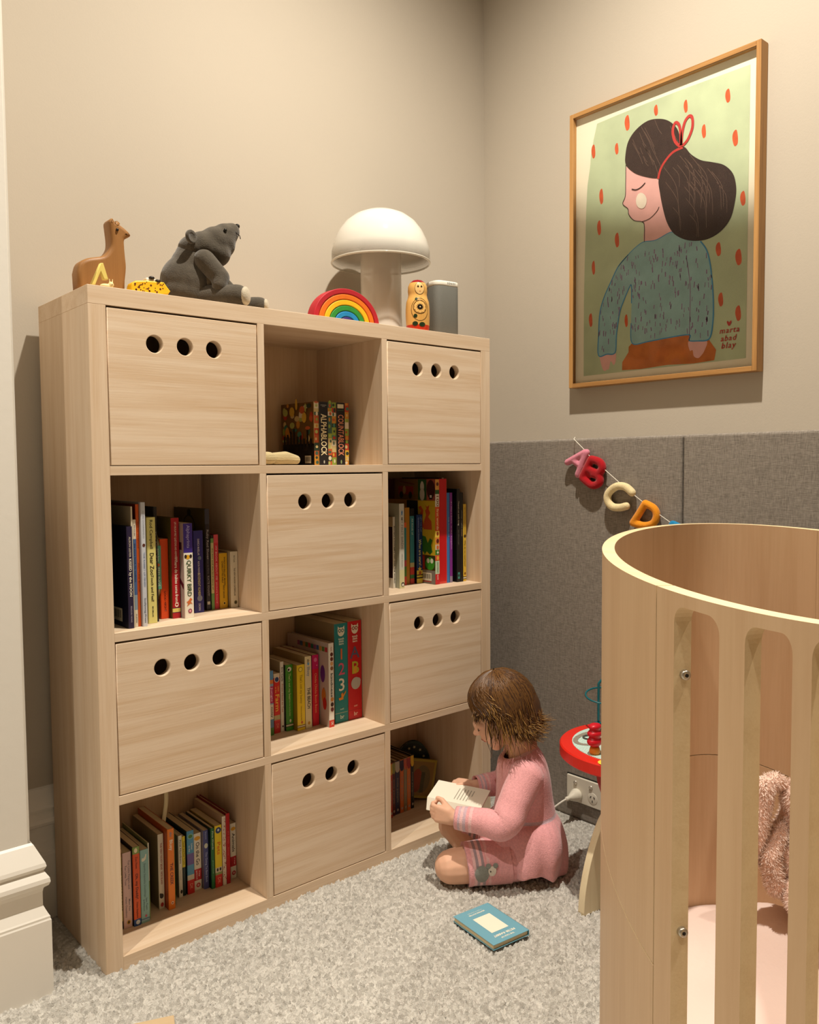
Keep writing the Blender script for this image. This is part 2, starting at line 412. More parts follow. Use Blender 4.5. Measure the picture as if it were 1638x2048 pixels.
def drawer(r, c):
    (x0, x1), (z0, z1) = CELLX[c], CELLZ[r]
    w, h = x1-x0, z1-z0
    xa, xb, za, zb = -w/2+.0022, w/2-.0022, -h/2+.0016, h/2-.0040
    out = [[(xa, za), (xb, za), (xb, zb), (xa, zb)]]
    for hx in (-0.0657, 0.0, 0.0657): out.append(circle(hx-(.004 if c == 0 else 0), h/2-.0665, 0.0176, 36))
    M = Matrix.Rotation(math.pi/2, 4, 'X')
    me = plate(out, 0.018, 0.0014, M, res=2)
    o = link('drawer', me, DRAWER_H, bc, loc=((x0+x1)/2, 0.0095, (z0+z1)/2))
    bm = bmesh.new()
    add_box(bm, (xa+.004, .0092, za+.002), (xa+.014, .25, zb-.05)); add_box(bm, (xb-.014, .0092, za+.002), (xb-.004, .25, zb-.05))
    add_box(bm, (xa+.014, .240, za+.002), (xb-.014, .25, zb-.05)); add_box(bm, (xa+.014, .0092, za+.002), (xb-.014, .24, za+.010))
    link('drawer_box', bm_mesh(bm), W_IN, o)
for r, c in ((0, 0), (0, 2), (1, 1), (2, 0), (2, 2), (3, 1)): drawer(r, c)
# ------------------------------------------------------------------ traced outlines, in metres on their own planes
ART = {
 'sheet': [(-0.058, 2.021), (-0.606, 2.024), (-0.604, 1.26), (-0.057, 1.258)],
 'green': [(-0.139, 1.985), (-0.199, 1.987), (-0.305, 1.989), (-0.421, 1.989), (-0.528, 1.987), (-0.591, 1.986), (-0.591, 1.835), (-0.59, 1.648), (-0.59, 1.459), (-0.59, 1.278), (-0.485, 1.277), (-0.311, 1.277), (-0.095, 1.276), (-0.095, 1.373), (-0.095, 1.486), (-0.097, 1.587), (-0.1, 1.681), (-0.102, 1.748), (-0.106, 1.819), (-0.115, 1.871), (-0.118, 1.903), (-0.127, 1.944)],
 'cap': [(-0.237, 1.843), (-0.235, 1.871), (-0.244, 1.905), (-0.269, 1.929), (-0.305, 1.941), (-0.341, 1.935), (-0.37, 1.92), (-0.394, 1.893), (-0.403, 1.863), (-0.403, 1.843), (-0.377, 1.83), (-0.354, 1.812), (-0.339, 1.785), (-0.328, 1.783), (-0.294, 1.797), (-0.263, 1.815)],
 'tail': [(-0.4, 1.841), (-0.417, 1.839), (-0.434, 1.817), (-0.462, 1.794), (-0.494, 1.78), (-0.526, 1.764), (-0.55, 1.737), (-0.559, 1.703), (-0.557, 1.671), (-0.546, 1.63), (-0.523, 1.604), (-0.491, 1.591), (-0.459, 1.591), (-0.425, 1.6), (-0.397, 1.616), (-0.379, 1.635), (-0.364, 1.664), (-0.352, 1.705), (-0.344, 1.743), (-0.34, 1.777), (-0.354, 1.806), (-0.377, 1.83)],
 'face': [(-0.237, 1.838), (-0.236, 1.796), (-0.235, 1.759), (-0.227, 1.74), (-0.244, 1.723), (-0.247, 1.706), (-0.265, 1.686), (-0.289, 1.677), (-0.297, 1.666), (-0.297, 1.619), (-0.344, 1.617), (-0.382, 1.624), (-0.367, 1.661), (-0.352, 1.705), (-0.34, 1.777), (-0.294, 1.802), (-0.263, 1.821)],
 'cheek': [(-0.304, 1.73), (-0.303, 1.723), (-0.3, 1.717), (-0.296, 1.713), (-0.29, 1.712), (-0.284, 1.714), (-0.279, 1.717), (-0.274, 1.723), (-0.271, 1.73), (-0.27, 1.738), (-0.271, 1.745), (-0.274, 1.751), (-0.278, 1.755), (-0.284, 1.756), (-0.29, 1.754), (-0.295, 1.75), (-0.3, 1.744), (-0.303, 1.737)],
 'sweater': [(-0.296, 1.622), (-0.332, 1.619), (-0.374, 1.63), (-0.391, 1.627), (-0.414, 1.607), (-0.437, 1.596), (-0.464, 1.589), (-0.481, 1.564), (-0.491, 1.53), (-0.498, 1.48), (-0.502, 1.425), (-0.501, 1.376), (-0.492, 1.337), (-0.462, 1.335), (-0.435, 1.339), (-0.435, 1.354), (-0.371, 1.354), (-0.311, 1.351), (-0.261, 1.352), (-0.257, 1.408), (-0.258, 1.462), (-0.257, 1.51), (-0.25, 1.506), (-0.231, 1.471), (-0.219, 1.441), (-0.209, 1.382), (-0.205, 1.333), (-0.177, 1.331), (-0.148, 1.331), (-0.148, 1.39), (-0.152, 1.45), (-0.166, 1.492), (-0.189, 1.532), (-0.214, 1.571), (-0.246, 1.597), (-0.271, 1.613)],
 'skirt': [(-0.261, 1.353), (-0.371, 1.355), (-0.434, 1.355), (-0.435, 1.339), (-0.492, 1.333), (-0.506, 1.281), (-0.371, 1.282), (-0.228, 1.281), (-0.249, 1.329)],
 'hand1': [(-0.155, 1.333), (-0.203, 1.333), (-0.207, 1.311), (-0.2, 1.298), (-0.19, 1.31), (-0.184, 1.289), (-0.177, 1.287), (-0.17, 1.284), (-0.164, 1.288), (-0.157, 1.305)],
 'hand2': [(-0.435, 1.339), (-0.484, 1.334), (-0.479, 1.309), (-0.468, 1.295), (-0.46, 1.291), (-0.449, 1.297), (-0.445, 1.313), (-0.437, 1.313)],
}
ART_STROKES = {
 'eye': [(-0.2563, 1.7725), (-0.27, 1.7674), (-0.2855, 1.7703), (-0.2989, 1.7789)],
 'chin': [(-0.2894, 1.6769), (-0.3138, 1.6803), (-0.3347, 1.6936), (-0.3423, 1.7047)],
 'profile': [(-0.2368, 1.8435), (-0.2365, 1.796), (-0.2355, 1.7591), (-0.2274, 1.7398), (-0.2441, 1.7226), (-0.2474, 1.7059), (-0.2645, 1.6862), (-0.2894, 1.6769), (-0.2969, 1.6658), (-0.2973, 1.6213)],
 'arm': [(-0.4243, 1.5551), (-0.4308, 1.5212), (-0.4364, 1.475), (-0.4366, 1.4197), (-0.4353, 1.339)],
 'band': [(-0.3386, 1.7789), (-0.3454, 1.8011), (-0.3599, 1.82), (-0.3829, 1.8363), (-0.4113, 1.8407)],
 'loop1': [(-0.4045, 1.8436), (-0.3884, 1.8623), (-0.3812, 1.8895), (-0.3878, 1.91), (-0.3993, 1.9015), (-0.4041, 1.8776), (-0.4056, 1.8473)],
 'loop2': [(-0.4084, 1.844), (-0.4251, 1.8565), (-0.4376, 1.8823), (-0.4373, 1.907), (-0.4283, 1.9147), (-0.4162, 1.9037), (-0.4086, 1.8763), (-0.4067, 1.847)],
}
ART_DOTS = [(-0.127, 1.911, 0.0074, 0.0186), (-0.206, 1.896, 0.0065, 0.015), (-0.24, 1.956, 0.0088, 0.02), (-0.33, 1.961, 0.0066, 0.0138), (-0.418, 1.943, 0.0062, 0.0158), (-0.47, 1.864, 0.0065, 0.0166), (-0.534, 1.931, 0.0073, 0.0162), (-0.555, 1.822, 0.0081, 0.019), (-0.155, 1.778, 0.0074, 0.0207), (-0.148, 1.692, 0.0074, 0.0198), (-0.209, 1.645, 0.0078, 0.0194), (-0.129, 1.583, 0.0062, 0.0188), (-0.12, 1.435, 0.0069, 0.0185), (-0.241, 1.417, 0.0058, 0.0167), (-0.577, 1.67, 0.0076, 0.0171), (-0.514, 1.559, 0.0079, 0.0166), (-0.568, 1.529, 0.0091, 0.0192), (-0.522, 1.432, 0.0074, 0.0167), (-0.569, 1.391, 0.0082, 0.0183)]
ART_SIGN = [(-0.5457, 1.3698), (-0.5459, 1.3518), (-0.5436, 1.3321), (-0.5434, 1.3141), (-0.5239, 1.3531), (-0.5666, 1.3525)]
FRAME_OUT = [(-0.0528, 2.0279), (-0.6264, 2.0318), (-0.6246, 1.2418), (-0.0536, 1.2437)]
GARLAND = {'A': [[(-0.1382, 1.0237), (-0.1984, 1.0504)], [(-0.2032, 1.0503), (-0.1745, 0.9893)], [(-0.1629, 1.0261), (-0.1864, 1.0128)]], 'B': [[(-0.2192, 1.0315), (-0.1891, 0.9815)], [(-0.2192, 1.0315), (-0.2458, 1.024), (-0.2558, 1.0087), (-0.2444, 0.9946), (-0.2241, 0.9985), (-0.2044, 1.0063)], [(-0.2273, 0.9907), (-0.246, 0.9844), (-0.2461, 0.9677), (-0.2259, 0.9598), (-0.2052, 0.9699), (-0.1891, 0.9815)]], 'C': [[(-0.3497, 0.9428), (-0.3292, 0.9574), (-0.301, 0.9582), (-0.277, 0.9414), (-0.2726, 0.9222), (-0.2864, 0.9048), (-0.3104, 0.9018), (-0.3325, 0.9068)]], 'D': [[(-0.3899, 0.9155), (-0.3731, 0.8904), (-0.3533, 0.8635)], [(-0.3899, 0.9155), (-0.4151, 0.9041), (-0.4236, 0.8862), (-0.4141, 0.8652), (-0.3862, 0.8577), (-0.3533, 0.8635)]], 'E': [[(-0.4698, 0.8666), (-0.4514, 0.8309)], [(-0.4698, 0.8666), (-0.495, 0.8572)], [(-0.4606, 0.8487), (-0.4807, 0.841)], [(-0.4514, 0.8309), (-0.4756, 0.8205)]]}
CORD = [[(-0.1594, 1.0884), (-0.1952, 1.0583), (-0.2176, 1.0359), (-0.2629, 1.0036), (-0.3114, 0.9679), (-0.3526, 0.9391), (-0.3828, 0.9189), (-0.4304, 0.8889), (-0.4631, 0.8699), (-0.5003, 0.848)]]
DEER = [(0.0129, 1.3742), (0.0119, 1.4074), (0.0182, 1.4271), (0.0345, 1.4383), (0.0644, 1.4474), (0.0784, 1.4629), (0.0818, 1.4797), (0.0796, 1.506), (0.079, 1.5191), (0.0862, 1.5264), (0.0921, 1.52), (0.0967, 1.5233), (0.0996, 1.517), (0.1148, 1.5077), (0.1239, 1.4973), (0.1112, 1.4876), (0.1101, 1.4725), (0.1114, 1.4517), (0.1127, 1.4309), (0.1095, 1.4034), (0.1077, 1.3821)], [(0.0937, 1.5031)]
CHEETAH = [(0.1058, 1.3952), (0.1075, 1.3999), (0.1153, 1.4048), (0.1371, 1.4079), (0.1656, 1.4095), (0.1752, 1.4093), (0.1831, 1.3998), (0.1894, 1.393), (0.1843, 1.3854), (0.1681, 1.3821), (0.1664, 1.3764), (0.152, 1.3761), (0.1515, 1.3805), (0.1116, 1.3798), (0.1099, 1.3766), (0.1054, 1.379), (0.1041, 1.3876)]
LETTER_A = [(0.0195, 1.3743), (0.0393, 1.4188), (0.0437, 1.4194), (0.0536, 1.389), (0.0448, 1.3877), (0.0389, 1.4025), (0.0275, 1.3754)], [(0.0543, 1.3782)]
# ------------------------------------------------------------------ framed picture on the right wall
MX = Matrix(((0, 0, -1, 0), (1, 0, 0, 0), (0, 1, 0, 0), (0, 0, 0, 1)))   # outline (y,z) -> plane facing -x
def on_right(x): return Matrix.Translation((x, 0, 0)) @ MX
OAK = wood('oak_frame', 2, '#b98a52', '#8f6234'); OAKH = wood('oak_frame_h', 1, '#b98a52', '#8f6234')
pic = empty('framed_picture', 'oak framed illustration of a girl with dark ponytail hanging on the right wall', 'picture', (XW, -0.34, 1.64))
def at_pic(o): o.parent = pic; o.matrix_parent_inverse = Matrix.Translation((-XW, 0.34, -1.64)); return o
FY0, FY1, FZ0, FZ1, FXF, FWD = -0.053, -0.6255, 1.2428, 2.030, 1.390, 0.0125
def rail(lo, hi, m): at_pic(link('frame_rail', box_me(lo, hi, .0008), m))
rail((FXF, FY1, FZ0), (XW-.001, FY1+FWD, FZ1), OAK); rail((FXF, FY0-FWD, FZ0), (XW-.001, FY0, FZ1), OAK)
rail((FXF, FY1+FWD, FZ1-FWD), (XW-.001, FY0-FWD, FZ1), OAKH); rail((FXF, FY1+FWD, FZ0), (XW-.001, FY0-FWD, FZ0+FWD), OAKH)
PAPER = mat('art_paper', '#efe6cd', 0.8, var=(6, 0.02))
at_pic(link('backing_sheet', box_me((1.406, FY1+FWD, FZ0+FWD), (XW-.002, FY0-FWD, FZ1-FWD)), PAPER))
def painted(name, c, amt=0.10, sc=30): return mat(name, c, 0.75, var=(sc, amt))
A_M = [painted('art_green', '#bcc7a2', .10, 9), painted('art_dot', '#cf5a31', .15, 60), painted('art_hair', '#3a2922', .12, 40), painted('art_skin', '#e6b0a8', .05),
       painted('art_cheek', '#ece0cc', .05), painted('art_sweater', '#94b8b7', .10, 22), painted('art_skirt', '#c47034', .18, 25), painted('art_blue', '#4a8fba', .1),
       painted('art_purple', '#8c7291', .2, 80), painted('art_red', '#bd3a33', .1), painted('art_line', '#3a2420', .1), painted('art_hairline', '#6a5346', .1), painted('art_paperwhite', '#f2ead2', .03)]
items = []; _lv = [0]
def art(pts, mi):
    _lv[0] += 1; items.append((plate([pts], 0.0, 0, on_right(1.4056-0.00012*_lv[0])), mi))
def stroke(pts, w, mi, closed=False):
    P = catmull(pts, 5, closed) if len(pts) > 2 else pts
    L_, R_ = [], []
    for i, p in enumerate(P):
        a, b = P[max(i-1, 0)], P[min(i+1, len(P)-1)]; d = Vector((b[0]-a[0], b[1]-a[1])); d = d.normalized() if d.length > 1e-9 else Vector((1, 0))
        n = Vector((-d.y, d.x))*w/2; L_.append((p[0]+n.x, p[1]+n.y)); R_.append((p[0]-n.x, p[1]-n.y))
    x = 1.4056-0.00012*_lv[0]; V = [(x, q[0], q[1]) for q in L_+R_]; k = len(P)
    items.append((mesh(V, [(i, i+1, k+i+1, k+i) for i in range(k-1)]), mi))
def inside(p, poly):
    x, y = p; r = False; j = len(poly)-1
    for i in range(len(poly)):
        if (poly[i][1] > y) != (poly[j][1] > y) and x < (poly[j][0]-poly[i][0])*(y-poly[i][1])/(poly[j][1]-poly[i][1])+poly[i][0]: r = not r
        j = i
    return r
art([(q[0], q[1]) for q in catmull(ART['green'], 3)] if False else ART['green'], 0)
_lv[0] += 1
for (y, z, ry, rz) in ART_DOTS: items.append((plate([catmull([(y-ry*.8, z), (y-ry*.3, z+rz), (y+ry*.7, z+rz*.8), (y+ry, z), (y+ry*.3, z-rz), (y-ry*.7, z-rz*.85)], 4)], 0, 0, on_right(1.4056-0.00012*_lv[0])), 1))
art(catmull(ART['face'], 3), 3); art(catmull(ART['hand1'], 4), 3); art(catmull(ART['skirt'], 2), 6); art(catmull(ART['hand2'], 4), 3)
art(catmull(ART['sweater'], 3), 5)
_lv[0] += 1
stroke(ART['sweater'][6:14], .0035, 7); stroke(ART['sweater'][13:20], .003, 7); stroke(ART['sweater'][20:35], .0032, 7); stroke(ART['sweater'][-3:]+ART['sweater'][:4], .002, 7)
rp = random.Random(5); SW = ART['sweater']; n = 0
while n < 230:
    p = (rp.uniform(-0.52, -0.12), rp.uniform(1.28, 1.60))
    if inside(p, SW) and inside((p[0], p[1]-.016), SW):
        stroke([p, (p[0]+rp.uniform(-.002, .002), p[1]-rp.uniform(.008, .016))], rp.uniform(.0016, .0034), 8); n += 1
stroke(ART_STROKES['arm'], .0022, 8)
art(catmull(ART['cap'], 4), 2); art(catmull(ART['tail'], 4), 2)
_lv[0] += 1
def hairlines(poly, n, seed, curve):
    r = random.Random(seed); k = 0; tries = 0
    while k < n and tries < 4000:
        tries += 1
        p = (r.uniform(min(q[0] for q in poly), max(q[0] for q in poly)), r.uniform(min(q[1] for q in poly), max(q[1] for q in poly)))
        pts = curve(p, r.uniform(.05, .12))
        if all(inside(q, poly) for q in pts): stroke(pts, .0011, 11); k += 1
hairlines(ART['cap'], 14, 2, lambda p, s: [(p[0]+s*.35, p[1]+s*.7), (p[0]+.01, p[1]+s*.25), p])
hairlines(ART['tail'], 26, 3, lambda p, s: [p, (p[0]-s*.28-.004, p[1]-s*.5), (p[0]-s*.38, p[1]-s*1.1)])
art(ART['cheek'], 4)
for k, w, mi in (('eye', .003, 10), ('chin', .0018, 10), ('profile', .0018, 10), ('band', .0065, 9), ('loop1', .0075, 9), ('loop2', .0075, 9)): stroke(ART_STROKES[k], w, mi)
_lv[0] += 1; xs_ = 1.4056-0.00012*_lv[0]
TR = Matrix(((0, 0, -1, 0), (-1, 0, 0, 0), (0, 1, 0, 0), (0, 0, 0, 1)))      # text on a plane facing -x: reads right towards -y
for s, (y, z), sz in zip(('marta', 'abad', 'blay'), ART_SIGN[1:4], (.020, .020, .021)):
    items.append((text_me(s, sz, Matrix.Translation((xs_, y, z)) @ TR, shear=0.2, spacing=1.15), 9))
hy, hz = ART_SIGN[0]; items.append((plate([catmull([(hy, hz-.008), (hy+.006, hz+.001), (hy+.0045, hz+.006), (hy, hz+.002), (hy-.0045, hz+.006), (hy-.006, hz+.001)], 4)], 0, 0, on_right(xs_)), 9))
at_pic(link('print', join_meshes(items), A_M))
gl = bpy.data.materials.new('picture_glass'); gl.use_nodes = True; nt = gl.node_tree; nt.nodes.remove(nt.nodes['Principled BSDF'])
a_ = nt.nodes.new('ShaderNodeBsdfTransparent'); b_ = nt.nodes.new('ShaderNodeBsdfGlossy'); b_.inputs['Roughness'].default_value = 0.02
fr = nt.nodes.new('ShaderNodeFresnel'); fr.inputs['IOR'].default_value = 1.16; mxs = nt.nodes.new('ShaderNodeMixShader')
nt.links.new(fr.outputs[0], mxs.inputs[0]); nt.links.new(a_.outputs[0], mxs.inputs[1]); nt.links.new(b_.outputs[0], mxs.inputs[2]); nt.links.new(mxs.outputs[0], nt.nodes['Material Output'].inputs[0])
at_pic(link('glazing', box_me((1.3935, FY1+FWD+.0004, FZ0+FWD+.0004), (1.3950, FY0-FWD-.0004, FZ1-FWD-.0004)), gl))

# ------------------------------------------------------------------ felt letter garland
gar = empty('letter_garland', 'string of stuffed felt letters in pink, red, cream, orange and blue on the grey panel', 'garland', (1.272, -0.3, 0.95))
FELT = {'A': '#d48396', 'B': '#a8121c', 'C': '#e6d3a4', 'D': '#e8921f', 'E': '#1d7fb0'}
def at_gar(o): o.parent = gar; o.matrix_parent_inverse = Matrix.Translation((-1.272, 0.3, -0.95)); return o
for k, sts in GARLAND.items():
    pr_ = []; r = {'A': .0098, 'B': .0112, 'C': .0108, 'D': .0100, 'E': .009}[k]
    for st in sts:
        P = catmull(st, 4, False) if len(st) > 2 else st
        for a, b in zip(P[:-1], P[1:]): pr_.append(('c', (1.2785, a[0], a[1]), r, (1.2785, b[0], b[1]), r))
    if k == 'B': pr_.append(('e', (1.2785, -0.214, .996), (.007, .016, .016)))
    o = at_gar(link('letter', blob(pr_, .0030, 3), mat('felt_'+k, FELT[k], 0.95, bump=(500, .5), var=(120, .06), sheen=.25, spec=.1)))
    o['label'] = {'A': 'pink felt letter A', 'B': 'red felt letter B', 'C': 'cream felt letter C', 'D': 'orange felt letter D', 'E': 'blue felt letter'}[k]
bm = bmesh.new(); cp = [(1.2780, y, z) for y, z in CORD[0]]; cp = [(1.292, cp[0][1]+.006, PTOP+.004)]+cp; add_tube(bm, cp, .0010, 6)
at_gar(link('cord', bm_mesh(bm, True), mat('white_cord', '#e8e2d4', .8)))

# ------------------------------------------------------------------ power socket, plug and lead
WPL = mat('socket_plastic', '#d9d2c2', .35); WDK = mat('socket_gap', '#15110d', .6)
so = empty('power_socket', 'white double power socket plate near the floor in the grey panel', 'socket', (PXF, -0.19, .092))
def at_so(o): o.parent = so; o.matrix_parent_inverse = Matrix.Translation((-PXF, .19, -.092)); return o
at_so(link('plate_gap_shade', box_me((PXF-.0022, -.2600, .0540), (PXF+.004, -.1300, .1325)), WDK))  # near-black box: shade of the cutout gap round the plate, put into colour
at_so(link('face_plate', box_me((PXF-.0085, -.2575, .0570), (PXF-.0015, -.1332, .1300), .002, 2), WPL))
for y in (-.1645, -.2180):
    bm = bmesh.new(); add_lathe(bm, [(0, .004), (.0052, .0035), (.0062, .001), (.0062, -.002)], 20)
    at_so(link('switch_button', bm_mesh(bm, True), mat('switch_chrome', '#cfc8bb', .25, metal=.6), loc=(PXF-.0085, y, .113), rot=(0, -math.pi/2, 0)))
bm = bmesh.new(); add_lathe(bm, [(.0165, 0), (.0165, .0006), (.0155, .0010), (0, .0010)], 28)
at_so(link('outlet_ring', bm_mesh(bm, True), WPL, loc=(PXF-.0085, -.224, .083), rot=(0, -math.pi/2, 0)))
for dy, dz, a in ((.006, .004, .6), (-.006, .004, -.6), (0, -.008, 0)):
    at_so(link('outlet_slot', box_me((-.0012, -.0009, -.0032), (.0003, .0009, .0032)), WDK, loc=(PXF-.0094, -.224+dy, .083+dz), rot=(a, 0, 0)))
pl = empty('power_plug', 'round white power plug with lead pushed into the socket', 'plug', (PXF-.009, -.1717, .080))
bm = bmesh.new(); add_lathe(bm, [(0, 0), (.0175, 0), (.0180, .004), (.0180, .010), (.0150, .013), (.0150, .018), (.0118, .024), (.0098, .030), (.0062, .036), (.0058, .040), (.0062, .042), (.0060, .049), (.0040, .052), (0, .052)], 28)
link('plug_body', bm_mesh(bm, True), mat('plug_plastic', '#e4ddcc', .4), pl, rot=(0, -math.pi/2, 0))
bm = bmesh.new(); add_tube(bm, catmull([(-.049, 0, 0), (-.062, .004, -.004), (-.078, .014, -.016), (-.092, .030, -.034), (-.098, .055, -.058), (-.085, .10, -.066), (-.04, .16, -.067), (-.03, .25, -.067)], 5, False), .0026, 8)
link('lead', bm_mesh(bm, True), mat('white_lead', '#e9e3d6', .45), pl)

# ------------------------------------------------------------------ toys and lamp on top of the bookcase
MY = Matrix(((1, 0, 0, 0), (0, 0, -1, 0), (0, 1, 0, 0), (0, 0, 0, 1)))       # outline (x,z) -> plane facing -y
def on_front(y): return Matrix.Translation((0, y, 0)) @ MY
TZ = BH
BEECH = wood('deer_wood', 2, '#96693a', '#7f552c', rough=.45, amount=.6)
dr = empty('wooden_deer', 'carved brown wooden deer figure at the left end of the bookcase top', 'toy figure', (.062, .10, TZ))
def keep(o, root): o.parent = root; o.matrix_parent_inverse = Matrix.Translation(-Vector(root.location)); return o
D_ = [(x, z if z > 1.385 else TZ+.0002) for x, z in DEER[0]]
D_[0] = (D_[0][0], TZ+.0002)
me = plate([catmull(D_[1:-1], 4, False)+[(.1075, TZ+.0002), (.0135, TZ+.0002)]], .040, .008, on_front(.10), True, res=4)
keep(link('body', me, BEECH), dr)
bm = bmesh.new(); bmesh.ops.create_uvsphere(bm, u_segments=12, v_segments=8, radius=.0030)
keep(link('eye', bm_mesh(bm, True), mat('dark_eye', '#1c1009', .3), loc=(DEER[1][0][0], .0785, DEER[1][0][1])), dr)
me = plate([[(x, max(z, TZ+.0003)) for x, z in LETTER_A[0]]], .012, .001, on_front(.035))
tag(link('wooden_letter', me, mat('pale_yellow_paint', '#dcc66a', .5)), 'pale yellow painted wooden caret-shaped letter leaning in front of the deer', 'letter')
ra = empty('rabbit_figure', 'tiny cream rabbit figurine lying beside the yellow wooden letter', 'toy figure', (.048, .022, TZ))
CRM = mat('cream_resin', '#d8c48c', .5)
keep(link('body', blob([('e', (.046, .022, TZ+.005), (.013, .006, .0052)), ('e', (.0545, .020, TZ+.0085), (.0055, .005, .0058)),
      ('c', (.0525, .021, TZ+.012), .0015, (.0520, .021, TZ+.0195), .0010), ('c', (.0570, .020, TZ+.012), .0015, (.0580, .020, TZ+.0195), .0010)], .0011, 2), CRM), ra)
bm = bmesh.new(); bmesh.ops.create_uvsphere(bm, u_segments=8, v_segments=6, radius=.0009)
keep(link('nose', bm_mesh(bm, True), mat('pink_nose', '#6b3b33', .5), loc=(.0550, .0146, TZ+.0085)), ra)
# spotted cheetah
ch = empty('cheetah_toy', 'yellow painted wooden cheetah toy with dark spots between deer and bear', 'toy figure', (.145, .055, TZ))
YEL = mat('cheetah_yellow', '#e8b41c', .45, var=(40, .08)); BRN = mat('cheetah_spot', '#5a2410', .5)
# z of trace is lowered on to the board
C_ = [(x, z-.0072) for x, z in CHEETAH]; C_ = [(x, max(z, TZ+.0002)) for x, z in C_]
keep(link('body', plate([C_], .026, .0025, on_front(.055), True), YEL), ch)
its = []; rq = random.Random(4)
for i in range(40):
    x, z = rq.uniform(.106, .184), rq.uniform(TZ+.010, TZ+.031)
    if inside((x-.003, z), C_) and inside((x+.003, z+.002), C_) and inside((x, z-.003), C_): its.append((plate([circle(x, z, rq.choice([.0011, .0014, .0021]), 10)], 0, 0, on_front(.0417)), 0))
for me_, _k in its: keep(link('spot', me_, BRN), ch)
bm = bmesh.new(); add_box(bm, (.138, .046, TZ+.030), (.160, .064, TZ+.040), .003, 2)
keep(link('head_top', bm_mesh(bm), mat('cheetah_white', '#e9e2cf', .5)), ch)
for x, y in ((.150, .046), (.163, .045)):
    bm = bmesh.new(); r0 = bmesh.ops.create_uvsphere(bm, u_segments=10, v_segments=8, radius=.0052)['verts']
    for v in r0: v.co = Vector((x+v.co.x*1.2, y+v.co.y, TZ+.040+v.co.z*.7-(0.005 if x > .16 else 0)))
    keep(link('ear', bm_mesh(bm, True), mat('cheetah_black', '#1b140f', .4)), ch)
# grey bear
be = empty('felt_bear', 'grey felt bear sitting on the bookcase top with its nose raised', 'soft toy', (.30, .13, TZ))
GR = mat('grey_felt', '#4d463c', .95, bump=(420, .6), var=(70, .16), sheen=.3, spec=.08); PAD = mat('pale_felt', '#b8ad98', .95, bump=(420, .5), var=(90, .08), sheen=.2, spec=.08)
B0 = TZ
keep(link('body', blob([('e', (.272, .135, B0+.062), (.060, .055, .061)), ('e', (.285, .130, B0+.100), (.050, .046, .045)), ('e', (.262, .135, B0+.037), (.052, .052, .036)), ('e', (.282, .128, B0+.125), (.036, .036, .028))], .004, 5), GR), be)
keep(link('chest', blob([('e', (.312, .112, B0+.070), (.032, .034, .045))], .0035, 3), mat('taupe_felt', '#6a5f50', .95, bump=(420, .5), var=(70, .1), spec=.08)), be)
hd = keep(link('head', blob([('e', (.283, .122, B0+.136), (.034, .038, .030)), ('e', (.302, .116, B0+.142), (.036, .041, .034)), ('e', (.330, .109, B0+.156), (.036, .039, .034)), ('e', (.352, .104, B0+.174), (.029, .031, .026)), ('e', (.366, .101, B0+.183), (.019, .024, .020)), ('e', (.334, .106, B0+.130), (.028, .034, .030)), ('e', (.352, .104, B0+.152), (.022, .028, .028)), ('e', (.336, .105, B0+.116), (.014, .020, .014)), ('e', (.345, .105, B0+.160), (.030, .033, .030)), ('e', (.318, .110, B0+.135), (.034, .038, .030))], .0035, 14), GR), be)
for (x, y) in ((.258, .082), (.292, .156)):
    bm = bmesh.new(); add_lathe(bm, [(0, .002), (.0085, .002), (.0125, .005), (.0145, .002), (.0145, -.003), (.010, -.006), (0, -.006)], 20)
    keep(link('ear', bm_mesh(bm, True), GR, loc=(x, y, B0+.150), rot=(math.pi/2, 0, .35)), be)
bm = bmesh.new(); bmesh.ops.create_uvsphere(bm, u_segments=12, v_segments=8, radius=.0040)
keep(link('eye', bm_mesh(bm, True), mat('bear_eye', '#0d0b09', .15), loc=(.337, .0745, B0+.176)), be)
keep(link('nose', blob([('e', (.3785, .097, B0+.196), (.006, .010, .0065))], .0015, 2), mat('bear_nose', '#120e0c', .4)), be)
bm = bmesh.new(); add_tube(bm, catmull([(.364, .0775, B0+.178), (.369, .0775, B0+.1735), (.375, .080, B0+.1725), (.380, .086, B0+.172), (.3835, .090, B0+.168)], 4, False), .0010, 6)
keep(link('mouth', bm_mesh(bm, True), mat('bear_thread', '#1a1512', .6)), be)
keep(link('arm', blob([('c', (.290, .085, B0+.105), .024, (.318, .066, B0+.068), .021), ('c', (.318, .066, B0+.068), .021, (.312, .060, B0+.050), .017)], .0035, 4), GR), be)
keep(link('arm', blob([('c', (.330, .125, B0+.090), .018, (.368, .118, B0+.055), .017), ('c', (.368, .118, B0+.055), .017, (.385, .112, B0+.030), .015)], .0035, 4), GR), be)
for a, b, r in (((.292, .105, B0+.0285), (.345, .040, B0+.0265), .0262), ((.345, .130, B0+.0205), (.418, .068, B0+.0195), .0192)):
    lg = keep(link('leg', blob([('c', a, r*.98, b, r)], .0035, 4), GR), be)
    d = (Vector(b)-Vector(a)).normalized(); c0 = Vector(b)+d*r*.72
    q = Vector((0, 0, 1)).rotation_difference(d).to_matrix()
    o = keep(link('foot_pad', blob([('e', tuple(c0), (r*.80, r*.80, r*.36), q)], .0028, 3), PAD), be)
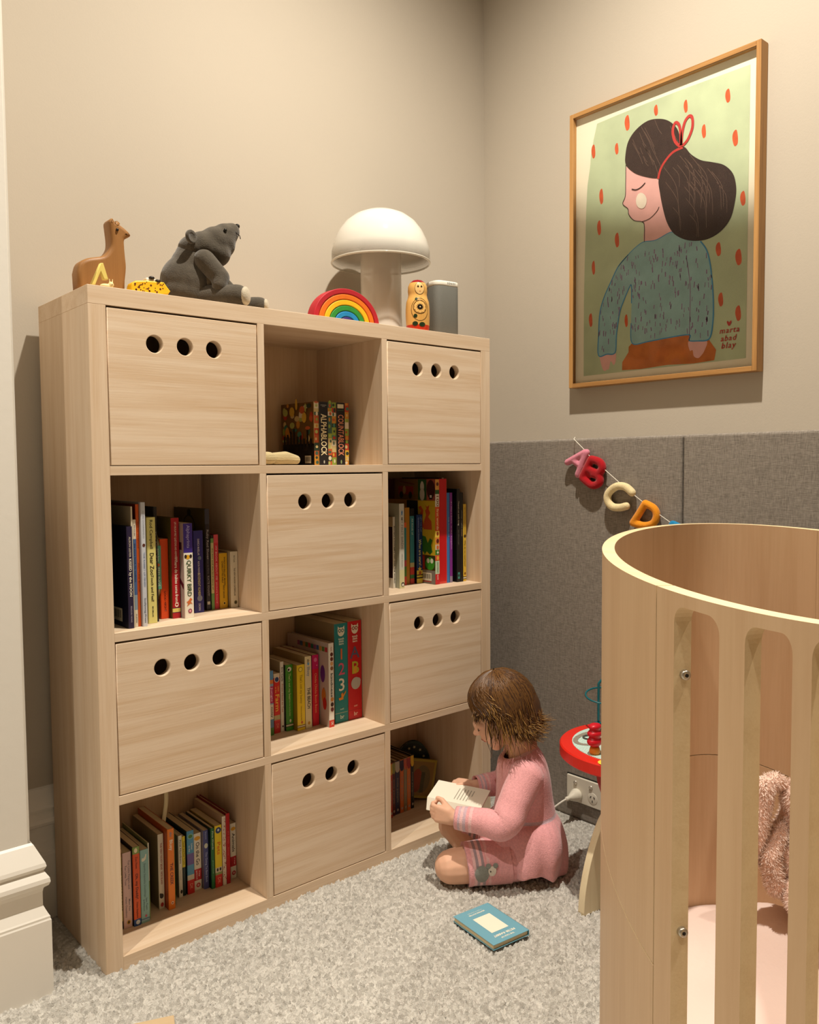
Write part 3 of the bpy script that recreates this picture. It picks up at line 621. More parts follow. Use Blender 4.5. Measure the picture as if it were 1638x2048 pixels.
# rainbow stacker
rb = empty('rainbow_stacker', 'wooden rainbow of nested coloured arches in front of the lamp', 'toy', (.653, .062, TZ))
RC = ['#b3202c', '#e0701a', '#e8b51c', '#2f8a35', '#1f83bd', '#3d2a78']
rx, rz, th = .1005, .0845, .0148
for i, c in enumerate(RC):
    ox, oz = rx-th*i*1.06, rz-th*i*.93; ix, iz = ox-th*.94, oz-th*.84
    if i == 5: ix, iz = .012, .006
    ol = [(.653+ox*math.cos(a), TZ+.0002+oz*math.sin(a)) for a in np.linspace(0, math.pi, 33)]
    ol += [(.653+max(ix, .004)*math.cos(a), TZ+.0002+max(iz, .002)*math.sin(a)) for a in np.linspace(math.pi, 0, 33)]
    keep(link('arch', plate([ol], .030, .0018, on_front(.062), False, res=2), mat('rainbow_%d' % i, c, .55, var=(60, .06))), rb)
# mushroom lamp
lm = empty('table_lamp', 'white glass mushroom lamp with wide dome standing on the bookcase', 'lamp', (.858, .168, TZ))
def glass_fade(name, z0, z1, white, dens0, dens1):
    m = bpy.data.materials.new(name); m.use_nodes = True; nt = m.node_tree; b = nt.nodes['Principled BSDF']
    b.inputs['Base Color'].default_value = lin(white); b.inputs['Roughness'].default_value = 0.06; b.inputs['Specular IOR Level'].default_value = 0.5
    b.inputs['Subsurface Weight'].default_value = 0.0
    tc = nt.nodes.new('ShaderNodeTexCoord'); sp = nt.nodes.new('ShaderNodeSeparateXYZ'); nt.links.new(tc.outputs['Object'], sp.inputs[0])
    mr = nt.nodes.new('ShaderNodeMapRange'); mr.interpolation_type = 'SMOOTHSTEP'; mr.inputs[1].default_value = z0; mr.inputs[2].default_value = z1; mr.inputs[3].default_value = dens0; mr.inputs[4].default_value = dens1
    nt.links.new(sp.outputs[2], mr.inputs[0]); nt.links.new(mr.outputs[0], b.inputs['Alpha'])
    return m
dome = [(.1335, .197), (.1345, .199), (.1345, .205), (.1335, .228), (.127, .255), (.115, .281), (.097, .305), (.074, .323), (.048, .3345), (.022, .3395), (0, .3405)]
dome_in = [(r_*.985, z_-.003) for r_, z_ in dome[::-1]]; dome_in[-1] = (.1320, .1975)
bm = bmesh.new(); add_lathe(bm, dome+dome_in[:-2]+[(.1320, .1985), (.1335, .197)], 64)
link('dome_shade', bm_mesh(bm, True), glass_fade('opal_glass', .200, .240, '#d8d3c8', .22, 1.0), lm)
bm = bmesh.new(); add_lathe(bm, [(.1325, .1965), (.1350, .1965), (.1362, .199), (.1350, .2015), (.1325, .2015), (.1325, .1965)], 64)
link('rim', bm_mesh(bm, True), glass_fade('clear_rim', 0, 1, '#e8e0cf', .55, .55), lm)
bm = bmesh.new(); add_lathe(bm, [(0, .0005), (.060, .0005), (.062, .004), (.0605, .012), (.0570, .030), (.0560, .06), (.0555, .20), (.0555, .235), (.05, .25), (0, .25)], 48)
link('stem', bm_mesh(bm, True), glass_fade('frosted_glass', .0, .22, '#ded6c9', .80, .62), lm)
bm = bmesh.new(); add_lathe(bm, [(0, .002), (.047, .002), (.046, .012), (.040, .022), (.028, .030), (.016, .034), (0, .035)], 32)
link('lamp_base', bm_mesh(bm, True), mat('lamp_base_white', '#ede7da', .4), lm)
bm = bmesh.new(); add_lathe(bm, [(0, .06), (.012, .06), (.014, .075), (.014, .10), (.026, .13), (.030, .155), (.024, .178), (.010, .188), (0, .19)], 24)
link('bulb', bm_mesh(bm, True), mat('bulb_white', '#eee9df', .3), lm)
# nesting doll
nd = empty('nesting_doll', 'painted wooden nesting doll with dark flower beside the lamp', 'doll', (.886, .050, TZ), (0, 0, -.62))
DL = wood('doll_wood', 2, '#dba95e', '#c48f45', rough=.25, amount=.6)
def doll_r(z):
    pts = [(0, .0285), (.008, .0300), (.020, .0310), (.045, .0320), (.065, .0318), (.080, .0300), (.090, .0262), (.098, .0247), (.108, .0258), (.120, .0252), (.129, .0212), (.136, .0130), (.1395, .0)]
    for (a, ra_), (b, rb_) in zip(pts[:-1], pts[1:]):
        if a <= z <= b: return ra_+(rb_-ra_)*(z-a)/(b-a)
    return 0
bm = bmesh.new(); zz = [0, .004, .010, .018, .028, .045, .06, .072, .080, .086, .090, .094, .098, .103, .108, .114, .120, .125, .129, .133, .136, .138, .1395]
add_lathe(bm, [(0, 0)]+[(doll_r(z), z) for z in zz], 40, mis=[1]*4+[0]*15+[2]*6); link('body', bm_mesh(bm, True), [DL, mat('doll_red', '#c2361c', .25), mat('doll_crimson', '#8f1220', .25)], nd)
def on_doll(pts, off):
    """wrap (arc length, z) outline on the doll, facing -y"""
    V = []
    for a, z in pts:
        r = doll_r(max(.001, min(z, .139)))+off; t = a/.031; V.append((r*math.sin(t), -r*math.cos(t), z))
    return V
def doll_patch(name, shapes, m, off=.0004):
    V, F = [], []
    for pts in shapes:
        cx_, cz_ = sum(p[0] for p in pts)/len(pts), sum(p[1] for p in pts)/len(pts)
        b = len(V); V += on_doll([(cx_, cz_)]+[(cx_+(p[0]-cx_)*.5, cz_+(p[1]-cz_)*.5) for p in pts]+list(pts), off); k = len(pts)
        for i in range(k):
            j = (i+1) % k; F.append((b, b+1+i, b+1+j)); F.append((b+1+i, b+1+k+i, b+1+k+j, b+1+j))
    me = mesh(V, F, True); bm = bmesh.new(); bm.from_mesh(me); return link(name, bm_mesh(bm, True), m, nd)
def ring(cx_, cz_, rx_, rz_, w): # outline strokes as short patches
    out = []
    for i in range(18):
        a, b = 2*math.pi*i/18, 2*math.pi*(i+1)/18
        out.append([(cx_+rx_*math.cos(a), cz_+rz_*math.sin(a)), (cx_+rx_*math.cos(b), cz_+rz_*math.sin(b)), (cx_+(rx_-w)*math.cos(b), cz_+(rz_-w)*math.sin(b)), (cx_+(rx_-w)*math.cos(a), cz_+(rz_-w)*math.sin(a))])
    return out
BLK = mat('doll_black', '#1a120c', .3)
doll_patch('face', [circle(.004, .113, .0155, 24, .0165)], mat('doll_face', '#e6bd7c', .3))
for rg_ in (ring(.004, .113, .0160, .0170, .0010), ring(.003, .057, .0235, .030, .0010), ring(.003, .063, .0180, .0180, .0012)): doll_patch('painted_line', rg_, BLK, .0006)
doll_patch('flower', [[(.003+.0165*math.cos(a)*(1 if k % 2 else .82), .063+.0165*math.sin(a)*(1 if k % 2 else .82)) for k, a in enumerate(np.linspace(0, 2*math.pi, 20, endpoint=False))]], mat('doll_petal', '#e2b268', .3), .0007)
doll_patch('flower_centre', [[(.003+.0100*math.cos(a)*(1 if k % 2 else .6), .063+.0100*math.sin(a)*(1 if k % 2 else .6)) for k, a in enumerate(np.linspace(0, 2*math.pi, 24, endpoint=False))]], BLK, .0009)
doll_patch('stamen', [circle(.003, .063, .0016, 10)], mat('doll_cream', '#f0dcae', .3), .0011)
for lf in (circle(-.010, .020, .0075, 14, .006), circle(.009, .018, .0085, 14, .006), circle(-.009, .040, .005, 12), circle(-.007, .084, .004, 12)): doll_patch('leaf', [lf], mat('doll_green', '#22331b', .3), .0007)
for nm_, c_ in (('eye', circle(-.0015, .1165, .0032, 10, .0019)), ('eye', circle(.0095, .1165, .0032, 10, .0019)), ('eyebrow', circle(-.0015, .1195, .0028, 10, .0004)), ('eyebrow', circle(.0095, .1195, .0028, 10, .0004))): doll_patch(nm_, [c_], BLK, .0007)
doll_patch('mouth', [circle(.0045, .1045, .0018, 10, .0010)], mat('doll_mouth', '#a8402c', .3), .0007)
# speaker
sk = empty('speaker', 'slim grey speaker with white top band standing right of the nesting doll', 'speaker', (1.008, .085, TZ), (0, 0, -.12))
def rsq(w, d, r, n=6):
    out = []
    for cx_, cy_, a0 in ((w/2-r, d/2-r, 0), (-w/2+r, d/2-r, 90), (-w/2+r, -d/2+r, 180), (w/2-r, -d/2+r, 270)):
        for i in range(n+1):
            a = math.radians(a0+90*i/n); out.append((cx_+r*math.cos(a), cy_+r*math.sin(a)))
    return out
link('grille', plate([rsq(.082, .062, .020)], .137, .001, Matrix.Translation((0, 0, .0705))), mat('speaker_grey', '#6b6a63', .7, bump=(900, .5)), sk)
link('top_cap', plate([rsq(.083, .063, .0205)], .0135, .003, Matrix.Translation((0, 0, .1462))), mat('speaker_white', '#eee8da', .4), sk)
link('logo_print', text_me('SONOS', .0072, Matrix.Translation((.008, -.0318, .1462)) @ MY, spacing=1.25), mat('speaker_black', '#1b1a18', .5), sk)

# ------------------------------------------------------------------ cream knitted toy in the open top compartment
kn = empty('knitted_toy', 'cream ribbed knitted toy lying in the open top compartment', 'soft toy', (.45, .04, CELLZ[0][0]))
def knit():
    m = mat('cream_knit', '#cbb98c', .95, sheen=.2); nt = m.node_tree; b = nt.nodes['Principled BSDF']
    tc = nt.nodes.new('ShaderNodeTexCoord'); w = nt.nodes.new('ShaderNodeTexWave'); w.bands_direction = 'Z'; w.inputs['Scale'].default_value = 95; w.inputs['Distortion'].default_value = 1.5
    nt.links.new(tc.outputs['Object'], w.inputs['Vector']); bp = nt.nodes.new('ShaderNodeBump'); bp.inputs['Strength'].default_value = .7; bp.inputs['Distance'].default_value = .002
    nt.links.new(w.outputs['Fac'], bp.inputs['Height']); nt.links.new(bp.outputs['Normal'], b.inputs['Normal']); return m
KN = knit()
keep(link('limb', blob([('c', (.440, .055, 1.0206+.0155), .0145, (.475, .060, 1.0206+.0170), .0160), ('c', (.475, .060, 1.0206+.0170), .0160, (.505, .062, 1.0206+.0130), .0115)], .0022, 3), KN), kn)
keep(link('body', blob([('e', (.413, .040, 1.0206+.0160), (.024, .020, .0155)), ('e', (.404, .058, 1.0206+.018), (.016, .020, .016))], .0025, 3), KN), kn)
# ------------------------------------------------------------------ red activity table
TT = (1.064, -0.505); TZ1 = 0.36; TR_ = 0.172
tb = empty('activity_table', 'round red toy activity table with curved pale legs between child and crib', 'toy table', (TT[0], TT[1], 0))
RED = mat('toy_red', '#d9281c', .35); PLY = wood('toy_ply', 2, '#e8d8b6', '#d8c298', amount=.5)
bm = bmesh.new(); add_lathe(bm, [(0, TZ1-.030), (TR_-.004, TZ1-.030), (TR_, TZ1-.026), (TR_, TZ1-.003), (TR_-.003, TZ1), (0, TZ1)], 64); link('table_top', bm_mesh(bm, False), RED, tb)
def wave_mat():
    m = bpy.data.materials.new('toy_waves'); m.use_nodes = True; nt = m.node_tree; b = nt.nodes['Principled BSDF']; tc = nt.nodes.new('ShaderNodeTexCoord')
    w = nt.nodes.new('ShaderNodeTexWave'); w.bands_direction = 'Y'; w.inputs['Scale'].default_value = 60; w.inputs['Distortion'].default_value = 1.2; w.inputs['Detail Scale'].default_value = 2.5
    r = nt.nodes.new('ShaderNodeValToRGB'); r.color_ramp.elements[0].position = .35; r.color_ramp.elements[1].position = .5; r.color_ramp.elements[0].color = lin('#8fc0bb'); r.color_ramp.elements[1].color = lin('#dfe8da')
    nt.links.new(tc.outputs['Object'], w.inputs['Vector']); nt.links.new(w.outputs['Fac'], r.inputs['Fac']); nt.links.new(r.outputs['Color'], b.inputs['Base Color']); b.inputs['Roughness'].default_value = .4
    return m
bm = bmesh.new(); add_lathe(bm, [(TR_*.83, 0), (TR_*.83, .0012), (0, .0012)], 48); link('printed_inlay', bm_mesh(bm), wave_mat(), tb, loc=(0, 0, TZ1))
o = link('track_groove', plate([circle(0, 0, .072, 40, .042), circle(0, 0, .060, 40, .030)], .0008, 0, Matrix.Translation((-.030, .085, TZ1+.0018))), mat('groove_brown', '#8c8274', .6), tb)
bm = bmesh.new(); add_lathe(bm, [(.012, 0), (.016, 0), (.016, .003), (.012, .003), (.012, 0)], 24); link('ring', bm_mesh(bm), mat('toy_ring', '#4a463f', .5), tb, loc=(-.045, .095, TZ1+.0013))
fg = link('sliding_figure', blob([('c', (-.124, .020, TZ1+.028), .013, (-.124, .020, TZ1+.060), .011), ('e', (-.124, .020, TZ1+.048), (.020, .016, .010)), ('e', (-.124, .020, TZ1+.064), (.018, .014, .008)), ('e', (-.124, .020, TZ1+.030), (.021, .016, .012))], .0025, 2), mat('toy_crimson', '#c41526', .35), tb)
bm = bmesh.new(); add_lathe(bm, [(0, 0), (.011, 0), (.013, .006), (.010, .016), (0, .018)], 20); link('figure_base', bm_mesh(bm, True), mat('toy_orange', '#e08a2a', .4), tb, loc=(-.124, .020, TZ1+.0014))
bm = bmesh.new(); add_lathe(bm, [(0, .0009), (.017, .0009), (.017, 0)], 24); link('sun_print', bm_mesh(bm), mat('toy_yellow', '#ecd24a', .4), tb, loc=(-.152, -.030, TZ1+.0003))
TEAL = mat('toy_teal', '#0f5f68', .35)
bm = bmesh.new(); add_tube(bm, catmull([(.026, .120, TZ1+.016), (.026, .120, TZ1+.10), (.028, .118, TZ1+.120), (.045, .100, TZ1+.135), (.075, .06, TZ1+.13), (.095, .02, TZ1+.09), (.098, 0, TZ1+.01)], 6, False), .0030, 10); link('bead_wire', bm_mesh(bm, True), TEAL, tb)
bm = bmesh.new(); add_tube(bm, [(.055+.050*math.cos(a), .125+.042*math.sin(a), TZ1+.080+.008*math.sin(a+.5)) for a in np.linspace(0, 2*math.pi, 40)], .0022, 8); link('loop_wire', bm_mesh(bm, True), TEAL, tb)
bm = bmesh.new(); add_lathe(bm, [(0, 0), (.010, .001), (.0135, .007), (.0135, .011), (.010, .017), (0, .018)], 20); link('bead', bm_mesh(bm, True), TEAL, tb, loc=(.026, .120, TZ1+.0014))
bm = bmesh.new(); add_lathe(bm, [(0, .145), (.045, .150), (.062, .18), (.088, .25), (.100, TZ1-.0305), (0, TZ1-.0305)], 4)
link('trunk', bm_mesh(bm), mat('toy_darkred', '#b5141a', .4), tb, rot=(0, 0, .3))
for k in range(3):
    a = math.radians(174+120*k)
    prof = catmull([(.070, .240), (.112, .205), (.150, .130), (.170, .060), (.176, .004)], 5, False)
    inn = catmull([(.098, .004), (.088, .070), (.070, .120), (.050, .160)], 5, False)
    M = Matrix.Rotation(a, 4, 'Z') @ Matrix(((1, 0, 0, 0), (0, 0, -1, 0), (0, 1, 0, 0), (0, 0, 0, 1)))
    link('leg', plate([prof+inn], .018, .001, M), PLY, tb)

# ------------------------------------------------------------------ oval plywood crib
CC = (0.4983, -1.1022); CA, CB = 0.5573, 0.2253; ZR = 0.8991; CTH = 0.017       # oval centre, half axes, rim height, board thickness
AXD = Vector((0.803, 0.596)).normalized(); BXD = Vector((-AXD.y, AXD.x))
cr = empty('crib', 'oval bent plywood crib with slotted side and solid rounded ends', 'crib', (CC[0], CC[1], 0))
def cpt(deg, d, z):
    t = math.radians(deg); c, s = math.cos(t), math.sin(t)
    n = Vector((c*CB, s*CA)).normalized()
    p = AXD*(CA*c-n.x*d)+BXD*(CB*s-n.y*d)
    return (p.x, p.y, z)
BEE = wood('bent_plywood', 2, '#cbab87', '#bd9a75', rough=.45, fine=.5, amount=.7)
PLYEDGE = wood('plywood_edge', 1, '#dcc49c', '#ccaf84', rough=.5, amount=.6)
def shell_plate(outline_holes, name, bevel_step=2.0, label=None):
    """outlines in (degrees, z) -> curved solid board with the crib's bend; edges take the lighter ply edge"""
    bm = bmesh.new(); bm0 = plate(outline_holes, 0.0)
    me = bm0; b2 = bmesh.new(); b2.from_mesh(me)
    # cut into narrow strips so that it bends smoothly
    lo = min(v.co.x for v in b2.verts); hi = max(v.co.x for v in b2.verts); x = math.ceil(lo/bevel_step)*bevel_step
    while x < hi:
        bmesh.ops.bisect_plane(b2, geom=b2.verts[:]+b2.edges[:]+b2.faces[:], plane_co=(x, 0, 0), plane_no=(1, 0, 0)); x += bevel_step
    vs = [v.co.copy() for v in b2.verts]; b2.verts.index_update(); fs = [[v.index for v in f.verts] for f in b2.faces]
    be = [[v.index for v in e.verts] for e in b2.edges if len(e.link_faces) == 1]
    n = len(vs); V = [cpt(v.x, 0, v.y) for v in vs]+[cpt(v.x, CTH, v.y) for v in vs]
    F = [f for f in fs]+[[n+i for i in f][::-1] for f in fs]+[[a, b, n+b, n+a] for a, b in be]
    mi = [0]*(2*len(fs))+[1]*len(be)
    m2 = mesh(V, F, mi=mi); b3 = bmesh.new(); b3.from_mesh(m2); me3 = bm_mesh(b3)
    o = link(name, me3, [BEE, PLYEDGE], cr)
    if label: o['label'] = label
    return o
def slot(d0, d1, z0, z1, rd, rz):
    pts = []
    for cx_, cz_, a0 in ((d1-rd, z1-rz, 0), (d0+rd, z1-rz, 90), (d0+rd, z0+rz, 180), (d1-rd, z0+rz, 270)):
        for i in range(7):
            a = math.radians(a0+15*i); pts.append((cx_+rd*math.cos(a), cz_+rz*math.sin(a)))
    return pts
ZB = 0.06; ZS = 0.5207; ZSL = 0.8875
SEAM = 128.2
# near side board with slots
sl = [(133.3, 143.6), (148.4, 156.4), (159.4, 166.6), (169.2, 175.6), (178.0, 184.2), (186.8, 193.2), (196.0, 203.0), (206.2, 214.5), (218.2, 228.5)]
outl = [[(SEAM+.12, ZB), (234, ZB), (234, ZR), (SEAM+.12, ZR)]]
for a, b in sl: outl.append(slot(a, b, .17, ZSL+.0, (b-a)*.24, .016))
shell_plate(outl, 'slotted_side', 1.5)
# rounded end next to the toy table: upper board and lower board meeting at a curved joint
top = [(40.0, ZS+.0), (60, ZS), (90, ZS), (110, ZS), (SEAM-.12, ZS), (SEAM-.12, ZR), (40.0, ZR)]
shell_plate([top], 'end_board', 2.0)
shell_plate([[(40.0, ZB), (SEAM-.12, ZB), (SEAM-.12, ZS-.0016), (40.0, ZS-.0016)]], 'end_board', 2.0)
ZS2 = 0.437
shell_plate([[(-45.0, ZS2+.0016), (40-.1, ZS2+.0016), (40-.1, ZR), (-45.0, ZR)]], 'end_board', 2.0)
shell_plate([[(-45.0, ZB), (40-.1, ZB), (40-.1, ZS2), (-45.0, ZS2)]], 'end_board', 2.0)
shell_plate([[(234.1, ZB), (314.9, ZB), (314.9, ZR), (234.1, ZR)]], 'side_board', 2.0)
# light top edge strip of the joint end board
SCR = mat('zinc_screw', '#b9b2a4', .3, metal=.9); SCD = mat('screw_hex', '#17130f', .5)
for z in (0.8217, 0.5766):
    p = Vector(cpt(133.6, CTH*.62, z)); t = (Vector(cpt(134.2, CTH*.62, z))-p).normalized()
    q = Vector((0, 0, 1)).rotation_difference(t)
    bm = bmesh.new(); add_lathe(bm, [(0, .0022), (.0030, .0022), (.0045, .0015), (.0048, 0), (.0048, -.003)], 20)
    s1 = link('barrel_screw', bm_mesh(bm, True), SCR, cr, loc=tuple(p+t*.0005)); s1.rotation_mode = 'QUATERNION'; s1.rotation_quaternion = q
    bm = bmesh.new(); add_lathe(bm, [(0, .0026), (.0019, .0026), (.0019, .001)], 6)
    link('hex_recess', bm_mesh(bm), SCD, s1)
bm = bmesh.new(); rings = [[cpt(d, CTH+.001, z) for d in range(0, 360, 5)] for z in (.075, .090)]
bm = bmesh.new(); lo = [bm.verts.new(p) for p in rings[0]]; hi = [bm.verts.new(p) for p in rings[1]]
bm.faces.new(lo[::-1]); bm.faces.new(hi)
for i in range(72): bm.faces.new((lo[i], lo[(i+1) % 72], hi[(i+1) % 72], hi[i]))
link('mattress_base', bm_mesh(bm), BEE, cr)
for d in (20, 75, 130, 200, 255, 310):
    p = cpt(d, CTH*.5, 0); bm = bmesh.new(); add_lathe(bm, [(0, .0035), (.016, .0035), (.018, .010), (.020, ZB), (0, ZB)], 16); link('foot', bm_mesh(bm, True), BEE, cr, loc=(p[0], p[1], 0))
# mattress with crumpled pink sheet
def mattress():
    z0, z1 = .092, .142; V, F = [], []; nr, na = 26, 96; rs = random.Random(2)
    ph = [(rs.uniform(0, 6.28), rs.uniform(4, 13), rs.uniform(-13, 13)) for _ in range(9)]
    def hgt(x, y, k):
        h = sum(math.sin(p+a*x*3+b*y*3) for p, a, b in ph)/9.0
        hx, hy = x-(.862-CC[0]), y-(-.957-CC[1])
        return z1+.014*h*(1-k**6)-.018*k**8+.080*math.exp(-(hx*hx+hy*hy)/.016)
    for i in range(nr+1):
        k = i/nr
        for j in range(na):
            t = 2*math.pi*j/na; p = AXD*((CA-CTH-.0035)*k*math.cos(t))+BXD*((CB-CTH-.0035)*k*math.sin(t))
            V.append((p.x, p.y, hgt(p.x, p.y, k)))
    for j in range(na):
        t = 2*math.pi*j/na; p = AXD*((CA-CTH-.0035)*math.cos(t))+BXD*((CB-CTH-.0035)*math.sin(t)); V.append((p.x, p.y, z0))
    for i in range(nr+1):
        for j in range(na): F.append((i*na+j, i*na+(j+1) % na, (i+1)*na+(j+1) % na, (i+1)*na+j))
    F.append(tuple((nr+1)*na+j for j in range(na)))
    me = mesh(V, F, True); bm = bmesh.new(); bm.from_mesh(me); bmesh.ops.remove_doubles(bm, verts=bm.verts[:], dist=1e-5); return bm_mesh(bm, True)
tag(link('mattress', mattress(), mat('pink_sheet', '#e9d2c8', .9, bump=(90, .35), var=(5, .04), sheen=.2), loc=(CC[0], CC[1], 0)), 'crib mattress under a crumpled pale pink sheet', 'mattress')
# plush rabbit seated at the far end of the crib
FUR = mat('plush_pink', '#e0bdac', 1.0, bump=(330, 1.0), var=(160, .22), sheen=.5, spec=.05); FURL = mat('plush_cream', '#eedccb', 1.0, bump=(330, .8), var=(160, .1), sheen=.4, spec=.05)
bn = empty('plush_rabbit', 'pink plush rabbit with long drooping ears sitting inside the crib', 'soft toy', (0, 0, 0))
_b = Vector((0.8624, -0.9568, 0)); RABBIT_TURN = 0.7133
_rt = Vector((math.cos(RABBIT_TURN), -math.sin(RABBIT_TURN), 0)); _fw = Vector((math.sin(RABBIT_TURN), math.cos(RABBIT_TURN), 0))
bn.location = (_b.x, _b.y, 0.235)
def bp_(r, z, f=0.0):
    p = _rt*(r*.89)-_fw*f; return (p.x, p.y, .89*z-.1232)
link('body', blob([('e', bp_(.014, .235, 0), (.042, .042, .066)), ('c', bp_(.012, .285), .032, bp_(.018, .32), .026), ('e', bp_(.022, .358, .018), (.037, .037, .034)), ('e', bp_(.024, .338, .034), (.026, .026, .022))], .0045, 4), FUR, bn)
for s in (0, 1):
    if s == 0: e = [(-.006, .378), (-.030, .390), (-.050, .378), (-.057, .326), (-.066, .262), (-.070, .232)]
    else: e = [(.046, .378), (.070, .390), (.086, .37), (.092, .32), (.096, .26), (.098, .235)]
    E3 = [Vector(bp_(a, b, .012)) for a, b in e]
    link('ear', blob([('c', tuple(a), (.011, .0145, .0165, .0175, .0165)[i], tuple(b), (.0145, .0165, .0175, .0165, .012)[i]) for i, (a, b) in enumerate(zip(E3[:-1], E3[1:]))], .0035, 3), FUR, bn)
    k = -1 if s == 0 else 1; cx_ = .014
    A3 = [bp_(cx_+k*.030, .292, .012), bp_(cx_+k*.058, .243, .022), bp_(cx_+k*.050, .188, .034)]
    link('arm', blob([('c', A3[0], .016, A3[1], .0185), ('c', A3[1], .0185, A3[2], .0165)], .0035, 3), FUR, bn)
    L3 = [bp_(cx_+k*.018, .185, .02), bp_(cx_+k*.020, .168, .075)]
    lg = link('leg', blob([('c', L3[0], .022, L3[1], .0205)], .004, 3), FUR, bn)
    link('foot_pad', blob([('e', tuple(Vector(L3[1])-_fw*.008+Vector((0, 0, .004))), (.0180, .0180, .0195))], .0035, 3), FURL, bn)
mz_ = link('muzzle', blob([('e', bp_(.016, .336, .046), (.019, .019, .017)), ('e', bp_(.012, .272, .032), (.020, .016, .034))], .0035, 3), FURL, bn)
FI = mat('plush_fibre', '#f2dccf', 1.0, spec=.05, sheen=.4); FI2 = mat('plush_fibre_pale', '#f6ebe0', 1.0, spec=.05, sheen=.4)
for i, ch_ in enumerate(list(bn.children)):
    pale = ch_.name.startswith(('muzzle', 'foot_pad'))
    o = link('fur', fur(ch_.data, 5200 if ch_.name.startswith('body') else 2600, .0075 if not pale else .006, .0008, i), FI2 if pale else FI, ch_); o['kind'] = 'stuff'
# ------------------------------------------------------------------ books
_bc = {}
def bmat(c, rough=.38):
    k = (c, rough)
    if k not in _bc: _bc[k] = mat('book_%s_%d' % (c.strip('#'), int(rough*100)), c, rough, spec=.4)
    return _bc[k]
PAGES = mat('book_pages', '#d9c9a4', .85, var=(400, .08)); BOARD = mat('board_pages', '#d6c6a6', .7)
SPN = Matrix(((0, 1, 0, 0), (0, 0, -1, 0), (-1, 0, 0, 0), (0, 0, 0, 1)))      # text running down a spine
LFT = Matrix(((0, 0, -1, 0), (-1, 0, 0, 0), (0, 1, 0, 0), (0, 0, 0, 1)))      # text on a left cover (facing -x)
def book(x0, x1, yf, z, h, dep, spine, left, label, bands=(), prints=(), lprints=(), kind='hard', group=None, lean=0.0):
    """upright book, spine towards the room (-y). bands [(z0,z1,colour)] fractions; prints on the spine, lprints on the left cover"""
    w = x1-x0; z = z+.0003
    root = empty('book', label, 'book', ((x0+x1)/2, yf, z), (0, lean, 0), group)
    a, b, t = -w/2, w/2, (.0022 if kind == 'hard' else .0013); t = min(t, w*.25); r = min(.0012, w*.2)
    prof = [(a, dep), (a, r), (a+r, 0), (b-r, 0), (b, r), (b, dep), (b-t, dep), (b-t, t), (a+t, t), (a+t, dep)]
    lv = sorted(set([0.0, 1.0]+[q for bd in bands for q in bd[:2]]))
    cols = [spine, left]; idx = lambda c: cols.index(c) if c in cols else (cols.append(c) or len(cols)-1)
    V, F, I = [], [], []; n = len(prof)
    for f in lv:
        for x, y in prof: V.append((x, y, f*h))
    for k in range(len(lv)-1):
        mid = (lv[k]+lv[k+1])/2; sc = spine
        for bd in bands:
            if bd[0] <= mid <= bd[1]: sc = bd[2]
        for j in range(n):
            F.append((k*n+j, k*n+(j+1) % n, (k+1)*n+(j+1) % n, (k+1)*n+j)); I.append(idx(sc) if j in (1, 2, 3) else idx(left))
    F.append(tuple(range(n))[::-1]); I.append(idx(left)); F.append(tuple((len(lv)-1)*n+j for j in range(n))); I.append(idx(left))
    me = mesh(V, F, mi=I); bm = bmesh.new(); bm.from_mesh(me)
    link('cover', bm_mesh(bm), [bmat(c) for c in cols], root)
    g = .003 if kind == 'hard' else .0004
    link('page_block', box_me((a+t, t, g), (b-t, dep-g, h-g)), PAGES if kind == 'hard' else BOARD, root)
    for pr, Mx, W_ in ((prints, None, w), (lprints, 1, dep)):
        for lvl, p in enumerate(pr):
            off = .00025+.00006*lvl
            base = Matrix.Translation((0, -off, 0)) if Mx is None else Matrix.Translation((a-off, 0, 0))
            flat = MY if Mx is None else Matrix(((0, 0, -1, 0), (1, 0, 0, 0), (0, 1, 0, 0), (0, 0, 0, 1)))
            if p[0] == 't':      # text down the spine: text, centre fraction, size fraction of width, colour, x offset fraction, length fraction
                link('lettering', text_me(p[1], W_*p[3], base @ Matrix.Translation((p[5]*w, 0, p[2]*h)) @ SPN, fit=h*p[6]), bmat(p[4], .5), root)
            elif p[0] == 'u':    # upright text: text, x, z fraction, size, colour
                link('lettering', text_me(p[1], p[4], base @ Matrix.Translation((p[2]*w, 0, p[3]*h)) @ MY, bold=.0004), bmat(p[5], .5), root)
            elif p[0] == 'e':    # ellipse: u, v fraction, ru, rv (metres), colour
                link('emblem', plate([circle(p[1]*W_, p[2]*h, p[3], 18, p[4])], 0, 0, base @ flat), bmat(p[5], .5), root)
            elif p[0] == 'r':    # rectangle fractions u0,v0,u1,v1
                link('colour_panel', plate([[(p[1]*W_, p[2]*h), (p[3]*W_, p[2]*h), (p[3]*W_, p[4]*h), (p[1]*W_, p[4]*h)]], 0, 0, base @ flat), bmat(p[5], .5), root)
            elif p[0] == 'p':    # polygon, fractions
                link('emblem', plate([[(q[0]*W_, q[1]*h) for q in p[1]]], 0, 0, base @ flat), bmat(p[2], .5), root)
    return root
def T(s, c, L=None, size=.7, col='#f0ead8', xo=0.0): return ('t', s, c, size, col, xo, L) if L else ('t', s, c, size, col, xo, .03*len(s))
Z2, Z3, Z4, Z1 = CELLZ[1][0], CELLZ[2][0], CELLZ[3][0], CELLZ[0][0]
WHT, BLKC, CRMC = '#e9e3d6', '#15120f', '#dfd3b4'
def barcode(u, v, du, dv): return [('r', u, v, u+du, v+dv, '#d8cdb6')]+[('r', u+du*(.12+.08*i), v+dv*.25, u+du*(.12+.08*i)+du*(.03+.02*(i % 3 == 0)), v+dv*.85, BLKC) for i in range(10)]
